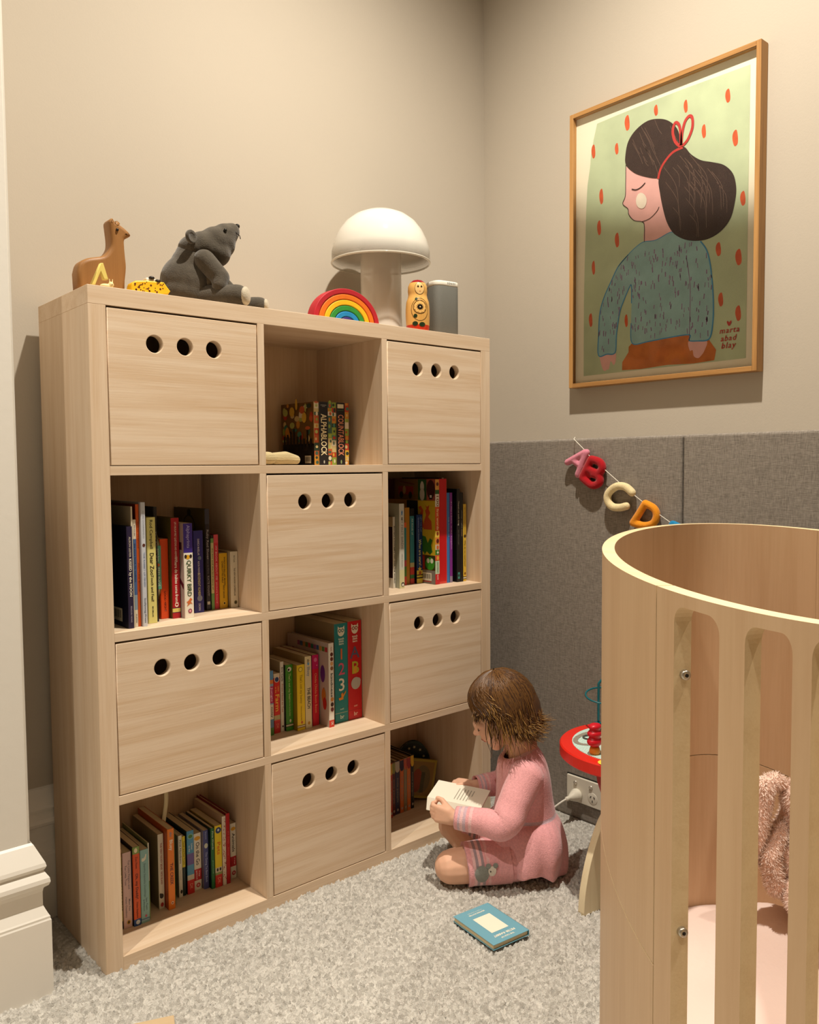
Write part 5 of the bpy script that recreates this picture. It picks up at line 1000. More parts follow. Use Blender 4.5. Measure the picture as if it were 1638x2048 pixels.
book(.3535, .3690, .138, Z4, .135, .125, '#ddd6c6', '#9c8f78', 'white board book with animals title, last at the right of the bottom row', [(.22, .40, '#b0202a')], [('e', 0, .90, .0060, .0046, '#d09a2c'), T('Animals', .65, .34, .66, '#2a241e'), T('A large', .31, .12, .26, '#e8c4bc', .18), ('e', 0, .10, .0050, .0054, '#a8323a'), ('e', 0, .10, .0025, .0028, '#d8a09a')], kind='soft', group=G)
# ribbon-like paper strip rising between the books
bm = bmesh.new(); pr0 = catmull([(.1955, .165, Z4+.150), (.1985, .160, Z4+.185), (.2025, .155, Z4+.225), (.2035, .157, Z4+.255), (.2005, .160, Z4+.280), (.1975, .162, Z4+.306)], 5, False)
vs_ = []
for p in pr0:
    vs_.append([bm.verts.new((p[0]+dx, p[1]+dy, p[2])) for dx, dy in ((-.0052, -.0010), (.0052, .0004), (.0052, .0018), (-.0052, .0004))])
for a_, b_ in zip(vs_[:-1], vs_[1:]):
    for j in range(4): bm.faces.new((a_[j], a_[(j+1) % 4], b_[(j+1) % 4], b_[j]))
bm.faces.new(vs_[0][::-1]); bm.faces.new(vs_[-1])
tag(link('cloth_strap', bm_mesh(bm, True), mat('beige_strap', '#cdbf9a', .85)), 'beige cloth strap rising behind the board books of the bottom row', 'strap')
# ---- bottom row, right compartment
G = 'slim books in the bottom row, right compartment'
for (x0, x1, y, h, sp, top, lab) in ((.8570, .8672, .148, .156, '#b8432a', '#c8a03a', 'slim brick red book with yellow head, leftmost in the bottom right compartment'), (.8705, .8820, .154, .154, '#5a1f1a', '#8a8a4a', 'slim maroon book with olive head'),
        (.8832, .9000, .156, .154, '#2a2240', '#b8ac9c', 'slim indigo book with a white rounded head label'), (.9010, .9148, .156, .154, '#c8621c', '#2a1c34', 'slim orange book with a dark purple head'),
        (.9155, .9272, .156, .155, '#8a7858', '#b8543c', 'slim taupe book with a terracotta head'), (.9279, .9410, .156, .155, '#cf6a1c', '#9c3030', 'slim orange book with a crimson head'), (.9440, .9560, .159, .157, '#161310', '#d8a824', 'slim black book with a yellow head')):
    book(x0, x1, y, Z4, h, .108, sp, '#7a5c30' if sp != '#161310' else '#14110e', lab, [(.84, .985, top)], [('e', 0, .845, (x1-x0)*.46, .010, top), T('little people', .45, .45, .4, '#8a7a6a'), ('e', 0, .08, .003, .004, '#a89a88')], kind='hard', group=G)
def slab_book(name, label, M, w, h, t, col, prints, outline=None, pm=None):
    root = empty(name, label, 'book'); root.matrix_world = M
    ol = outline or [(-w/2, 0), (w/2, 0), (w/2, h), (-w/2, h)]
    inn = [(q[0]*.97, (q[1]-h/2)*.97+h/2) for q in ol]
    link('page_block', plate([inn], t-.003, 0, MY), PAGES, root)
    link('cover', plate([ol], .0015, 0, Matrix.Translation((0, -t/2+.0008, 0)) @ MY), bmat(col), root); link('cover', plate([ol], .0015, 0, Matrix.Translation((0, t/2-.0008, 0)) @ MY), bmat(col), root)
    for lvl, (pts, c) in enumerate(prints):
        link('emblem', plate([pts], 0, 0, Matrix.Translation((0, -t/2-.0003-.0001*lvl, 0)) @ MY), bmat(c, .5), root)
    return root
rc = lambda a, b, c_, d: [(a, b), (c_, b), (c_, d), (a, d)]
M = Matrix.Translation((.985, .190, Z4+.0005)) @ Matrix.Rotation(-.30, 4, 'Z') @ Matrix.Rotation(-.10, 4, 'X') @ Matrix.Translation((0, 0, .0125)) @ Matrix.Rotation(.22, 4, 'Y')
slab_book('book', 'square yellow bordered picture book leaning in the bottom right compartment', M, .108, .112, .012, '#a08a2c',
          [(rc(-.047, .007, .047, .105), '#8a6a30'), (rc(-.043, .010, -.030, .100), '#c09a90'), (circle(.012, .055, .026, 24, .040), '#6a5a34'), (circle(-.004, .050, .016, 20, .034), '#8a3a1c'), (rc(.008, .016, .020, .075), '#4a4426'), (circle(-.030, .020, .006, 12, .010), '#4a2a18')])
M = Matrix.Translation((1.018, .236, Z4+.0008)) @ Matrix.Rotation(-.45, 4, 'Z')
rd = circle(0, .082, .055, 44, .082)
slab_book('book', 'dark green oval book with small pale flowers standing behind the yellow one', M, .11, .164, .010, '#1d3026',
          [(circle(0, .082, .049, 40, .075), '#16241c')]+[([(x+.005*math.cos(a)*(1 if k % 2 else .5), z+.005*math.sin(a)*(1 if k % 2 else .5)) for k, a in enumerate(np.linspace(0, 6.283, 10, endpoint=False))], '#b0a578') for x, z in ((.004, .145), (.022, .135), (.033, .115), (.038, .092), (.036, .070), (-.012, .142))], outline=rd)
# ---- open top compartment: two thick picture blocks
def block_book(x0, x1, label, title, tcol, pal, seed, capfn):
    r = random.Random(seed); h, w = .157, x1-x0; pr = []
    for side in ((-.5, -.24), (.26, .5)):
        zf = 0.0
        while zf < .999:
            dz = min(r.uniform(.05, .13), 1-zf); pr.append(('r', side[0], zf, side[1], zf+dz, r.choice(pal))); pr.append(('e', (side[0]+side[1])/2+r.uniform(-.04, .04), zf+dz*.5, r.uniform(.002, .0048), r.uniform(.003, .006), r.choice(pal))); zf += dz
    pr.append(('r', -.24, 0, .26, 1, '#171113')); pr.append(T(title, .48, .66, .46, tcol)); pr += capfn
    lp = [('r', 0, 0, .95, .34, '#120d0c')]
    for i in range(34):
        lp.append(('e', r.uniform(.05, .95), r.uniform(.38, .98), r.uniform(.004, .012), r.uniform(.004, .016), r.choice(pal)))
    for i in range(9): lp.append(('r', .05+.1*i, .2+r.uniform(0, .1), .10+.1*i, .40+r.uniform(0, .2), '#120d0c'))
    lp += barcode(.07, .03, .18, .12)
    book(x0, x1, .100, Z1, h, .150, pal[0], '#6a4a1c', label, [], pr, lp, kind='soft', group='thick picture blocks in the open top compartment')
PAL = ['#c9b27a', '#b8572a', '#3a7a6a', '#d0a83a', '#8a9a3c', '#b03a20', '#d8cbb0', '#2c3a2a', '#c4862c', '#3a5a4a', '#a8b060']
block_book(.5850, .6375, 'thick black spined picture block with cream lettering and barcode in the open top compartment', 'ALPHABLOCK', '#ecdcae', PAL, 11, [('r', -.16, .945, .18, .952, '#a09a90'), ('r', -.08, .925, .10, .931, '#a09a90'), ('e', .02, .05, .002, .004, '#b8b4a4')])
block_book(.6382, .6900, 'thick black spined picture block with salmon lettering in the open top compartment', 'COUNTABLOCK', '#d98a68', PAL, 23, [('r', -.18, .91, .19, .975, '#dccfae'), ('r', -.18, .875, .19, .880, '#5a7a4a'), ('e', .02, .05, .002, .005, '#8aa06a')])
# ------------------------------------------------------------------ child sitting on the carpet, looking down at a small open book
FACING = 0.7133                                                     # the child's side is turned to the room
PO = Vector((.95, -.26, .003)); PF = Vector((-math.cos(FACING), math.sin(FACING), 0)); PL = Vector((-math.sin(FACING), -math.cos(FACING), 0))
def P3(f, l, z): return PO+PF*f+PL*l+Vector((0, 0, z))
ROTP = Matrix((PF, PL, Vector((0, 0, 1)))).transposed()              # local (f,l,z) axes -> world
pe = empty('person', 'toddler in pink knitted dress sitting on the carpet reading a small book', 'person', tuple(PO))
def kp(o): o.parent = pe; o.matrix_parent_inverse = Matrix.Translation(-PO); return o
SKIN = mat('skin', '#e2b296', .55, var=(30, .05), spec=.3); SKIN.node_tree.nodes['Principled BSDF'].inputs['Subsurface Weight'].default_value = .12
SKIN.node_tree.nodes['Principled BSDF'].inputs['Subsurface Radius'].default_value = (.012, .005, .003); SKIN.node_tree.nodes['Principled BSDF'].inputs['Subsurface Scale'].default_value = .6
HA = math.radians(-30); HN = Vector((math.cos(HA), 0, math.sin(HA))); HU = Vector((-math.sin(HA), 0, math.cos(HA))); HL = Vector((0, 1, 0)); HC = Vector((.054, 0, .418))
def hd3(n, l, u):
    q = HC+HN*n+HL*l+HU*u; return P3(*q)
RH = ROTP @ Matrix((HN, HL, HU)).transposed()                        # head axes -> world
prims = []
def E(c, r, R=None): prims.append(('e', tuple(c), r, R))
def C_(a, ra, b, rb): prims.append(('c', tuple(a), ra, tuple(b), rb))
def hE(n, l, u, r): E(hd3(n, l, u), r, RH)
# head
hE(-.004, 0, .004, (.076, .066, .076)); hE(.030, 0, -.030, (.052, .053, .056)); hE(.018, 0, -.052, (.046, .046, .040))
for s in (-1, 1):
    hE(.047, .029*s, -.046, (.027, .026, .027)); hE(.064, .026*s, -.006, (.013, .015, .011)); hE(-.006, .0655*s, -.022, (.013, .006, .018)); hE(-.002, .067*s, -.034, (.007, .005, .008))
hE(.077, 0, -.014, (.008, .008, .016)); hE(.084, 0, -.027, (.011, .010, .008)); hE(.078, .008, -.029, (.008, .006, .006)); hE(.078, -.008, -.029, (.008, .006, .006))
hE(.072, 0, -.047, (.012, .017, .006)); hE(.069, 0, -.056, (.011, .015, .006)); hE(.056, 0, -.078, (.018, .020, .015))
# neck, trunk
C_(hd3(-.026, 0, -.050), .036, P3(-.004, 0, .262), .038)
C_(P3(.002, 0, .095), .068, P3(0, 0, .215), .056); C_(P3(0, -.052, .262), .032, P3(0, .052, .262), .032)
E(P3(0, 0, .068), (.080, .080, .062), ROTP)
# arms
SHN, ELN, WRN = P3(-.002, .068, .272), P3(.062, .122, .172), P3(.176, .092, .176)
SHF, ELF, WRF = P3(-.002, -.068, .272), P3(.030, -.128, .176), P3(.112, -.100, .176)
for a, b, c in ((SHN, ELN, WRN), (SHF, ELF, WRF)): C_(a, .028, b, .024); C_(b, .024, c, .0165)
# legs: left thigh lies forward, shin folded back under; right knee a little raised
KNL, ANL, TOL = P3(.182, .074, .047), P3(.085, .012, .030), P3(.060, -.045, .024)
KNR, ANR, TOR = P3(.168, -.088, .078), P3(.120, .000, .030), P3(.115, .045, .022)
C_(P3(.010, .055, .062), .056, KNL, .041); C_(KNL, .039, ANL, .024); C_(ANL, .022, TOL, .017)
C_(P3(.010, -.055, .062), .056, KNR, .040); C_(KNR, .038, ANR, .024); C_(ANR, .022, TOR, .017)
# hands: palm, four fingers, thumb
def hand(W, d, s, pn, curl, thumb, sp=.0088):
    """W wrist, d towards knuckles, s from index to little finger, pn palm normal (fingers curl towards it)"""
    d, s, pn = d.normalized(), s.normalized(), pn.normalized()
    K = W+d*.040
    for i in range(4): C_(W+s*(i-1.5)*.005+d*.006, .0125, K+s*(i-1.5)*sp, .0088)
    for i in range(4):
        L = (.015, .0165, .016, .0125)[i]; p = K+s*(i-1.5)*sp; a = curl[0]; r = (.0063, .0065, .0062, .0056)[i]
        for k in range(3):
            q = p+(d*math.cos(a)+pn*math.sin(a))*L*(1, .8, .7)[k]; C_(p, r*(1-.08*k), q, r*(.92-.08*k)); p = q; a += curl[min(k+1, len(curl)-1)]
    p = W+d*.012-s*.014
    for k, q in enumerate(thumb): C_(p, (.0095, .0074, .0066)[k], q, (.0076, .0068, .0058)[k]); p = q
LV = lambda f, l, z: PF*f+PL*l+Vector((0, 0, z))
hand(WRN, LV(.9, -.12, .18), LV(.10, .10, -1), LV(-.12, -1, .05), (.45, 1.0, .9), [P3(.192, .078, .197), P3(.204, .066, .208), P3(.214, .056, .209)])
hand(WRF, LV(.95, .02, .22), LV(.12, -1, .05), LV(.1, .0, -1), (.30, .85, .8), [P3(.130, -.082, .186), P3(.146, -.074, .191), P3(.160, -.070, .189)])
body = kp(link('body', blob(prims, .0027, 5, .45), SKIN))
# face details
LIP = mat('lips', '#b9675c', .45); LASH = mat('lashes', '#3a2416', .6)
for s in (-1, 1):
    bm = bmesh.new(); add_tube(bm, [tuple(hd3(.073+.004*math.sin(t), (.028+.012*math.cos(t*1.0))*s, -.013-.003*math.sin(t))) for t in np.linspace(0, math.pi, 9)], .0010, 5)
    kp(link('eyelashes', bm_mesh(bm, True), LASH))
kp(link('lips', blob([('e', tuple(hd3(.0790, 0, -.0485)), (.0055, .0125, .0032), RH), ('e', tuple(hd3(.0760, 0, -.0550)), (.0055, .0105, .0034), RH)], .0012, 2), LIP))
# knitted cloth
def knit_mat(name, col, amt=.10):
    m = mat(name, col, .95, var=(210, amt), sheen=.35, spec=.08); nt = m.node_tree; b = nt.nodes['Principled BSDF']
    tc = nt.nodes.new('ShaderNodeTexCoord'); v = nt.nodes.new('ShaderNodeTexVoronoi'); v.inputs['Scale'].default_value = 420
    nt.links.new(tc.outputs['Object'], v.inputs['Vector']); bp = nt.nodes.new('ShaderNodeBump'); bp.inputs['Strength'].default_value = .35; bp.inputs['Distance'].default_value = .0015; bp.invert = True
    nt.links.new(v.outputs['Distance'], bp.inputs['Height']); nt.links.new(bp.outputs['Normal'], b.inputs['Normal']); return m
PINK = knit_mat('pink_knit', '#e6a5a8'); PINK2 = knit_mat('pink_knit_pale', '#ebbdbd'); GREYK = knit_mat('grey_knit', '#a8949a'); LILAC = knit_mat('lilac_knit', '#cbaeb8')
def dress():
    RG = [(.313, .010, .036, .037), (.308, .009, .043, .045), (.300, .006, .050, .060), (.288, .003, .057, .080), (.272, .001, .062, .093), (.247, -.001, .066, .093), (.218, -.003, .068, .085), (.190, -.004, .070, .080), (.170, -.004, .074, .080), (.156, -.004, .077, .082), (.150, -.004, .077, .083),
          (.145, -.003, .086, .094), (.134, -.002, .096, .105), (.116, -.001, .104, .115), (.096, .000, .108, .121), (.076, .000, .108, .123), (.058, .000, .105, .122), (.043, .000, .101, .119), (.034, .001, .098, .117)]
    na = 120; V, F, MI = [], [], []
    for i, (z, c, rf, rl) in enumerate(RG):
        k = max(0, i-10)/8.0
        for j in range(na):
            t = 2*math.pi*j/na
            w = math.sin(9*t+.6+.25*math.sin(i*.9))+.6*math.sin(5*t+1.3+i*.22)+.40*math.sin(17*t+2.0-i*.3)
            m = 1+k*.066*w+.06*math.sin(math.pi*min(1, k*1.3))*math.sin(3*t+.9)+(0.012*math.sin(31*t) if i in (11, 12) else 0)+(.004*math.sin(40*t) if 6 <= i <= 10 else 0)
            zz = z+k*.010*math.sin(4*t+.5)+(-.030*k*max(0, -math.cos(t)))-(max(0, 4-i)/4.0)*(.019*math.cos(t)+.004)
            V.append(tuple(P3(c+rf*m*math.cos(t), rl*m*math.sin(t), max(zz, .006))))
    for i in range(len(RG)-1):
        for j in range(na): F.append((i*na+j, i*na+(j+1) % na, (i+1)*na+(j+1) % na, (i+1)*na+j)); MI.append(2 if i == 9 else (1 if i == 0 else 0))
    me = mesh(V, F, True, MI); o = link('tmp', me, [PINK, PINK2, LILAC])
    so_ = o.modifiers.new('s', 'SOLIDIFY'); so_.thickness = .003; so_.offset = 1
    su = o.modifiers.new('u', 'SUBSURF'); su.levels = 1; su.render_levels = 1
    m2 = eval_mesh(o); m2.polygons.foreach_set('use_smooth', [True]*len(m2.polygons)); return m2
kp(link('dress', dress(), [PINK, PINK2, LILAC]))
def sleeve(a, b, c, seed):
    """bent knitted tube with wrinkles at the elbow and grey stripes at the cuff"""
    a, b, c = Vector(a), Vector(b), Vector(c); pts = catmull([tuple(a), tuple(a.lerp(b, .5)), tuple(b), tuple(b.lerp(c, .5)), tuple(c)], 9, False)
    n, k = 26, len(pts); r_ = random.Random(seed); rows = []; prev = None; bm = bmesh.new()
    for i, p in enumerate(pts):
        p = Vector(p); t = (Vector(pts[min(i+1, k-1)])-Vector(pts[max(i-1, 0)])).normalized()
        nr = (t.cross(Vector((0, 0, 1)))).normalized() if prev is None else (prev-t*prev.dot(t)).normalized(); prev = nr; bn_ = t.cross(nr)
        f = i/(k-1); r = .0425-.014*f if f < .5 else .0345-.016*(f-.5)
        r *= 1+.05*math.exp(-((f-.5)/.12)**2)
        row = []
        for j in range(n):
            w = 2*math.pi*j/n; m = 1+.035*math.sin(38*f+2.2*math.sin(w+seed))*(math.exp(-((f-.55)/.28)**2))+.012*math.sin(5*w+9*f)
            row.append(bm.verts.new(p+(nr*math.cos(w)+bn_*math.sin(w))*r*m))
        rows.append(row)
    rows.append([bm.verts.new(Vector(pts[-1]).lerp(v.co, .82)-(Vector(pts[-1])-Vector(pts[-3])).normalized()*.008) for v in rows[-1]])
    t0 = (Vector(pts[1])-Vector(pts[0])).normalized(); c0 = Vector(pts[0])
    dome = [[bm.verts.new(c0+(v.co-c0)*kk-t0*dd) for v in rows[0]] for kk, dd in ((.22, .030), (.58, .025), (.86, .014))]
    bm.faces.new(dome[0][::-1]); rows = dome+rows
    for i in range(len(rows)-1):
        mi = {k+1: 0, k-1: 2, k-2: 1, k-3: 2, k-5: 1}.get(i, 0)
        for j in range(n):
            f = bm.faces.new((rows[i][j], rows[i][(j+1) % n], rows[i+1][(j+1) % n], rows[i+1][j])); f.material_index = mi
    return bm_mesh(bm, True)
kp(link('sleeve', sleeve(SHN, ELN+PL*.002, WRN-PF*.004, 1), [PINK, PINK2, LILAC])); kp(link('sleeve', sleeve(SHF, ELF, WRF-PF*.002, 4), [PINK, PINK2, LILAC]))
# shorts: seat and one leg each, striped cuff
kp(link('shorts', blob([('e', tuple(P3(-.002, 0, .062)), (.092, .100, .057), ROTP), ('c', tuple(P3(.015, .052, .062)), .058, tuple(P3(.085, .066, .058)), .054), ('c', tuple(P3(.015, -.052, .062)), .058, tuple(P3(.080, -.066, .068)), .053)], .0045, 4), PINK))
def shorts_leg(a, b, r0, r1, seed):
    a, b = Vector(a), Vector(b); d = (b-a).normalized(); nr = d.cross(Vector((0, 0, 1))).normalized(); up = nr.cross(d); bm = bmesh.new(); rows = []; K = 16; n = 34
    for i in range(K+1):
        f = i/K; row = []
        for j in range(n):
            w = 2*math.pi*j/n; r = (r0+(r1-r0)*f)*(1+.018*math.sin(6*w+seed+5*f)+(.02 if i in (K-1, K) else 0)); q = a.lerp(b, f)+(nr*math.cos(w)+up*math.sin(w))*r
            q.z = max(q.z, .008+.003); row.append(bm.verts.new(q))
        rows.append(row)
    rows.append([bm.verts.new(b.lerp(v.co, .90)-d*.012) for v in rows[-1]])
    for i in range(len(rows)-1):
        mi = {K-3: 1, K-4: 2, K-5: 1, K-6: 2, K-8: 1}.get(i, 0)
        for j in range(n): f = bm.faces.new((rows[i][j], rows[i][(j+1) % n], rows[i+1][(j+1) % n], rows[i+1][j])); f.material_index = mi
    return bm_mesh(bm, True)
kp(link('shorts_leg', shorts_leg(P3(.045, .058, .060), P3(.150, .071, .050), .0575, .0510, 1), [PINK, PINK2, GREYK]))
kp(link('shorts_leg', shorts_leg(P3(.045, -.058, .062), P3(.140, -.082, .074), .0565, .0500, 3), [PINK, PINK2, GREYK]))
# grey animal patch knitted on the left leg
def patch(name, f, z, rf, rz, m, off):
    a, b = P3(.045, .058, .060), P3(.150, .071, .050); V, F = [], []; n = 20; cols = 4
    for q in range(cols+1):
        for j in range(n):
            t = 2*math.pi*j/n; x, y = f+rf*q/cols*math.cos(t)*(1+.06*math.sin(3*t)), z+rz*q/cols*math.sin(t)
            k = (x-.045)/.105; cz_ = .060-.010*k; cl = .058+.013*k; R = .0575-.0065*k+off
            dz = max(-R*.98, min(R*.98, y-cz_)); V.append(tuple(P3(x, cl+math.sqrt(max(R*R-dz*dz, 1e-8)), cz_+dz)))
    for q in range(cols):
        for j in range(n): F.append((q*n+j, q*n+(j+1) % n, (q+1)*n+(j+1) % n, (q+1)*n+j))
    me = mesh(V, F, True); bm = bmesh.new(); bm.from_mesh(me); bmesh.ops.remove_doubles(bm, verts=bm.verts[:], dist=1e-5); kp(link(name, bm_mesh(bm, True), m))
GK = knit_mat('grey_patch', '#8b8d86'); WK = knit_mat('white_patch', '#ddd2c4')
patch('animal_patch', .112, .050, .017, .021, GK, .0028); patch('animal_patch', .088, .058, .0095, .012, WK, .0036); patch('animal_patch', .080, .071, .006, .006, GK, .0040); patch('animal_patch', .097, .070, .006, .006, GK, .0040); patch('animal_patch', .092, .058, .0015, .0018, mat('patch_eye', '#2a211c', .6), .0046)
# ---- hair: soft cap plus many strands
HM = [mat('hair_dark', '#4a2e18', .42, spec=.5), mat('hair_brown', '#6e4a24', .40, spec=.5), mat('hair_gold', '#a37a40', .40, spec=.5)]
HR = Vector((.0845, .0775, .0835))
cap = blob([('e', tuple(hd3(-.012, 0, .012)), (.0790, .0740, .0770), RH), ('e', tuple(hd3(-.034, 0, -.022)), (.058, .066, .060), RH), ('e', tuple(hd3(-.018, .034, -.010)), (.050, .042, .055), RH), ('e', tuple(hd3(-.018, -.034, -.010)), (.050, .042, .055), RH)], .004, 4)
kp(link('hair_cap', cap, HM[0]))
def strands():
    r_ = random.Random(12); bm = bmesh.new()
    Kd = Vector((-.28, 0, .96)).normalized()                            # crown in head axes (n,l,u)
    e1 = (Vector((1, 0, 0))-Kd*Kd.x).normalized(); e2 = Kd.cross(e1)    # e1 faces the forehead
    for s in range(2300):
        ph = r_.uniform(-math.pi, math.pi); af = abs(ph)
        th0 = r_.uniform(0.02, .95); lay = r_.uniform(0, 1)
        back = min(1, max(0, (af-.9)/1.3))
        th1 = 1.40+.25*r_.random() if af < .55 else (1.40+1.10*min(1, (af-.55)/.7)+r_.uniform(-.45, .20))
        if th0 > th1-.35: th0 = th1-.5
        pts = []; N = 9
        for i in range(N):
            k = i/(N-1); th = th0+(th1-th0)*k
            sw = math.copysign(1, ph)*(.55*k*k*(1-back*.8))+.07*k*math.sin(8*k+ph*11+lay*3)               # swept towards the back
            p2 = ph+sw; d = Kd*math.cos(th)+(e1*math.cos(p2)+e2*math.sin(p2))*math.sin(th)
            m = 1.0+.018*lay+.055*max(0, k-.55)*(1+back)+.008*math.sin(7*ph+5*k)
            q = Vector((d.x*HR.x, d.y*HR.y, d.z*HR.z))*m+Vector((-.006, 0, .006))
            # beyond the widest part hair hangs instead of following the skull
            if th > 1.75: q += Vector((-.010*(th-1.75), math.copysign(.012*(th-1.75), d.y), 0))
            pts.append(hd3(q.x, q.y, q.z))
        # curled ends
        if r_.random() < .80:
            out = (pts[-1]-hd3(0, 0, -.01)); out.z = 0; out.normalize(); dn = (pts[-1]-pts[-2]).normalized(); L = r_.uniform(.010, .030)*(0.6+.8*back)
            cu = r_.uniform(-.5, 1.0); p = pts[-1].copy()
            for k in range(4):
                dn = (dn+out*(.35+.25*back)*max(cu, -.2)+Vector((0, 0, .42*max(0, cu)*back))+Vector((r_.uniform(-.1, .1), r_.uniform(-.1, .1), 0))).normalized(); p = p+dn*L/3; pts.append(p.copy())
        n0 = len(pts); w = r_.uniform(.0009, .0017); mi0 = 0 if r_.random() < .42 else 1; gold = r_.random() < (.55 if af > .4 else .25)
        rows = []; prev = None
        for i, p in enumerate(pts):
            t = (pts[min(i+1, n0-1)]-pts[max(i-1, 0)]).normalized(); nr = t.cross(Vector((0, 0, 1)))
            nr = nr.normalized() if nr.length > 1e-4 else Vector((1, 0, 0)); b2 = t.cross(nr); ww = w*(1 if i < n0-3 else (n0-i)/4.0)
            rows.append([bm.verts.new(p+(nr*math.cos(a)+b2*math.sin(a))*ww) for a in (0, 2.09, 4.19)])
        for i in range(n0-1):
            mi = 2 if (gold and i > n0*.62) else (1 if (gold and i > n0*.4) else mi0)
            for j in range(3):
                f = bm.faces.new((rows[i][j], rows[i][(j+1) % 3], rows[i+1][(j+1) % 3], rows[i+1][j])); f.material_index = mi
    # longer wavy locks at the sides and the nape
    for s in range(620):
        side = r_.random(); ph = math.copysign(r_.uniform(1.0, math.pi), r_.uniform(-1, 1)); th = r_.uniform(1.0, 1.7)
        d = Kd*math.cos(th)+(e1*math.cos(ph)+e2*math.sin(ph))*math.sin(th)
        q = Vector((d.x*HR.x, d.y*HR.y, d.z*HR.z))*1.02+Vector((-.006, 0, .004)); p = hd3(q.x, q.y, q.z); back = min(1, max(0, (abs(ph)-1.2)/1.2))
        out = p-hd3(-.01, 0, -.02); out.z = 0; out.normalize(); pts = [p.copy()]; dn = (Vector((0, 0, -1))-PF*.25*(1-back)+out*.10).normalized(); L = r_.uniform(.055, .098); w0, ph0 = r_.uniform(.15, .5), r_.uniform(0, 6.28); flip = r_.random() < .55
        for k in range(9):
            f = k/8.0; sd = dn.cross(out)
            dd = (dn+out*(w0*.5*math.sin(ph0+5*f)+(1.5*max(0, f-.62)*2 if flip else .1))+sd*w0*.5*math.cos(ph0+4*f)+Vector((0, 0, 1.7*max(0, f-.66)*(1 if flip else 0)*(.4+back)))).normalized()
            p = p+dd*L/8; pts.append(p.copy())
        n0 = len(pts); w = r_.uniform(.0009, .0016); rows = []
        for i, p in enumerate(pts):
            t = (pts[min(i+1, n0-1)]-pts[max(i-1, 0)]).normalized(); nr = t.cross(Vector((.3, .2, 1))).normalized(); b2 = t.cross(nr); ww = w*(1 if i < n0-3 else (n0-i)/4.0)
            rows.append([bm.verts.new(p+(nr*math.cos(a)+b2*math.sin(a))*ww) for a in (0, 2.09, 4.19)])
        g_ = r_.random()
        for i in range(n0-1):
            mi = 2 if g_ < .38 and i > 3 else (1 if g_ < .75 else 0)
            for j in range(3):
                f = bm.faces.new((rows[i][j], rows[i][(j+1) % 3], rows[i+1][(j+1) % 3], rows[i+1][j])); f.material_index = mi
    return bm_mesh(bm, True, recalc=False)
o = kp(link('hair', strands(), HM)); o['kind'] = 'stuff'
# ------------------------------------------------------------------ book in the child's hands and book on the carpet
hb = empty('book', 'small open white-paged book held in the hands of the child', 'book', tuple(P3(.15, -.02, .185)))
def kh(o): o.parent = hb; o.matrix_parent_inverse = Matrix.Translation(-P3(.15, -.02, .185)); return o
A_, B_, C2, D2 = P3(.206, -.090, .1975), P3(.238, .002, .1900), P3(.108, .047, .1790), P3(.076, -.045, .1865)
def quad_slab(a, b, c, d, t, nrm):
    q = [Vector(v) for v in (a, b, c, d)]; n = nrm.normalized()*t; return mesh([tuple(v) for v in q]+[tuple(v-n) for v in q], [(0, 1, 2, 3), (7, 6, 5, 4), (0, 4, 5, 1), (1, 5, 6, 2), (2, 6, 7, 3), (3, 7, 4, 0)])
nA = (B_-A_).cross(C2-B_); nA = nA if nA.z > 0 else -nA; nA.normalize()
PGW = mat('white_page', '#eee6d4', .8)
kh(link('page_block', quad_slab(A_, B_, C2, D2, .0040, nA), PGW))
e1 = (A_-B_); kh(link('cover', quad_slab(A_+e1*.02-nA*.0042, B_-nA*.0042, C2-nA*.0042, D2+e1*.02-nA*.0042, .0014, nA), bmat('#d9d2c2')))
dw = (PL*.42+PF*.10+Vector((0, 0, -.9))).normalized()*.030
nB = dw.cross(C2-B_); nB = nB if nB.dot(PL) > 0 else -nB; nB.normalize()
kh(link('page_block', quad_slab(B_, B_+dw, C2+dw, C2, .0030, nB), PGW)); kh(link('cover', quad_slab(B_-nB*.0032, B_+dw*1.03-nB*.0032, C2+dw*1.03-nB*.0032, C2-nB*.0032, .0014, nB), bmat('#d9d2c2')))
u1 = (B_-A_).normalized(); u2 = (C2-B_).normalized(); its = []
for i in range(6):
    o0 = A_.lerp(D2, .46+.055*i)+u1*.022+nA*.0004; L = .058 if i < 5 else .03
    kh(link('text_line', mesh([tuple(o0), tuple(o0+u1*L), tuple(o0+u1*L+u2*.0016), tuple(o0+u2*.0016)], [(0, 1, 2, 3)]), bmat('#8d8778', .8)))
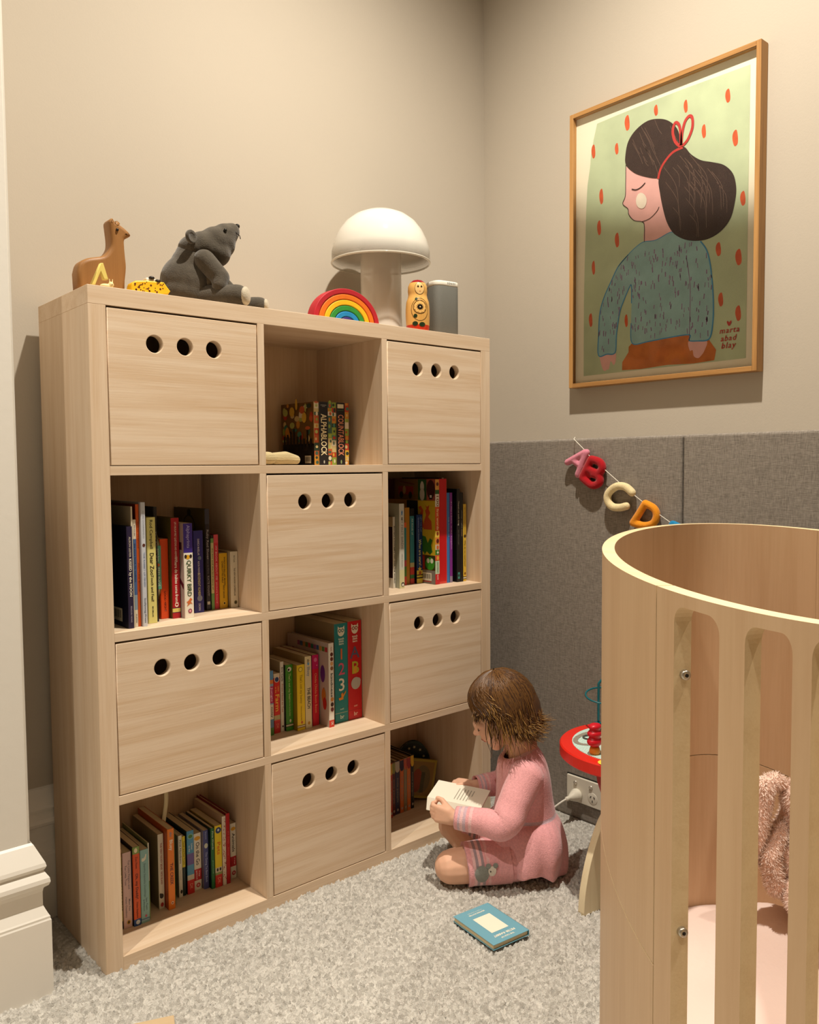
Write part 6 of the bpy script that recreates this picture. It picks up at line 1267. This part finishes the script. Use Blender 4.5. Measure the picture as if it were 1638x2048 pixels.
def floor_book():
    pts = [Vector((.6443, -.3250)), Vector((.7437, -.3345)), Vector((.7329, -.4720)), Vector((.6333, -.4604))]   # far-left, far-right, near-right, near-left corners
    c0 = sum(pts, Vector((0, 0)))/4; ex = ((pts[1]-pts[0])+(pts[2]-pts[3])).normalized(); ey = Vector((-ex.y, ex.x)); W_ = ((pts[1]-pts[0]).length+(pts[2]-pts[3]).length)/2; H_ = ((pts[0]-pts[3]).length+(pts[1]-pts[2]).length)/2
    M = Matrix(((ex.x, ey.x, 0, c0.x), (ex.y, ey.y, 0, c0.y), (0, 0, 1, .0112), (0, 0, 0, 1)))
    rt_ = empty('book', 'small blue hardcover book with white picture panel lying on the carpet', 'book'); rt_.matrix_world = M
    BL = bmat('#6fa6b8', .45); link('page_block', box_me((-W_/2+.002, -H_/2+.003, .0012), (W_/2-.003, H_/2-.003, .0108)), PAGES, rt_)
    link('cover', box_me((-W_/2, -H_/2, 0), (W_/2, H_/2, .0013), .0004), BL, rt_); link('cover', box_me((-W_/2, -H_/2, .0107), (W_/2, H_/2, .0120), .0004), BL, rt_); link('spine', box_me((W_/2-.0014, -H_/2, 0), (W_/2+.0003, H_/2, .0120), .0005), BL, rt_)
    R180 = Matrix.Translation((0, 0, .0122)) @ Matrix.Rotation(math.pi, 4, 'Z')
    its = [(text_me('PETER RABBIT', .0085, R180 @ Matrix.Translation((0, .0450, 0)), fit=.058, bold=.0003), 0), (text_me('THE TALE OF', .0060, R180 @ Matrix.Translation((0, .0560, 0)), fit=.036, bold=.0002), 0),
           (text_me('BEATRIX POTTER', .0055, R180 @ Matrix.Translation((0, -.0475, 0)), fit=.044, bold=.0002), 0), (text_me('the original and authorized edition', .003, R180 @ Matrix.Translation((0, -.0545, 0)), fit=.040), 0),
           (mesh([(-.0235, -.032, .0123), (.0235, -.032, .0123), (.0235, .032, .0123), (-.0235, .032, .0123)], [(0, 1, 2, 3)]), 0)]
    for k_, (me_, _i) in enumerate(its): link('lettering' if k_ < 4 else 'picture_panel', me_, bmat('#efe8d4', .6), rt_)
floor_book()
# cardboard corner at the very front of the carpet
bm = bmesh.new(); add_box(bm, (-.30, -.16, 0), (0, 0, .006), .0015, 2)
tag(link('wooden_board', bm_mesh(bm), wood('board_wood', 0, '#c9b08c', '#b99d78', amount=.5), loc=(.043, -.214, .009), rot=(0, 0, -.38)), 'pale wooden board corner on the carpet at the bottom edge of the picture', 'board')

bpy.data.scenes.remove(_TMP)
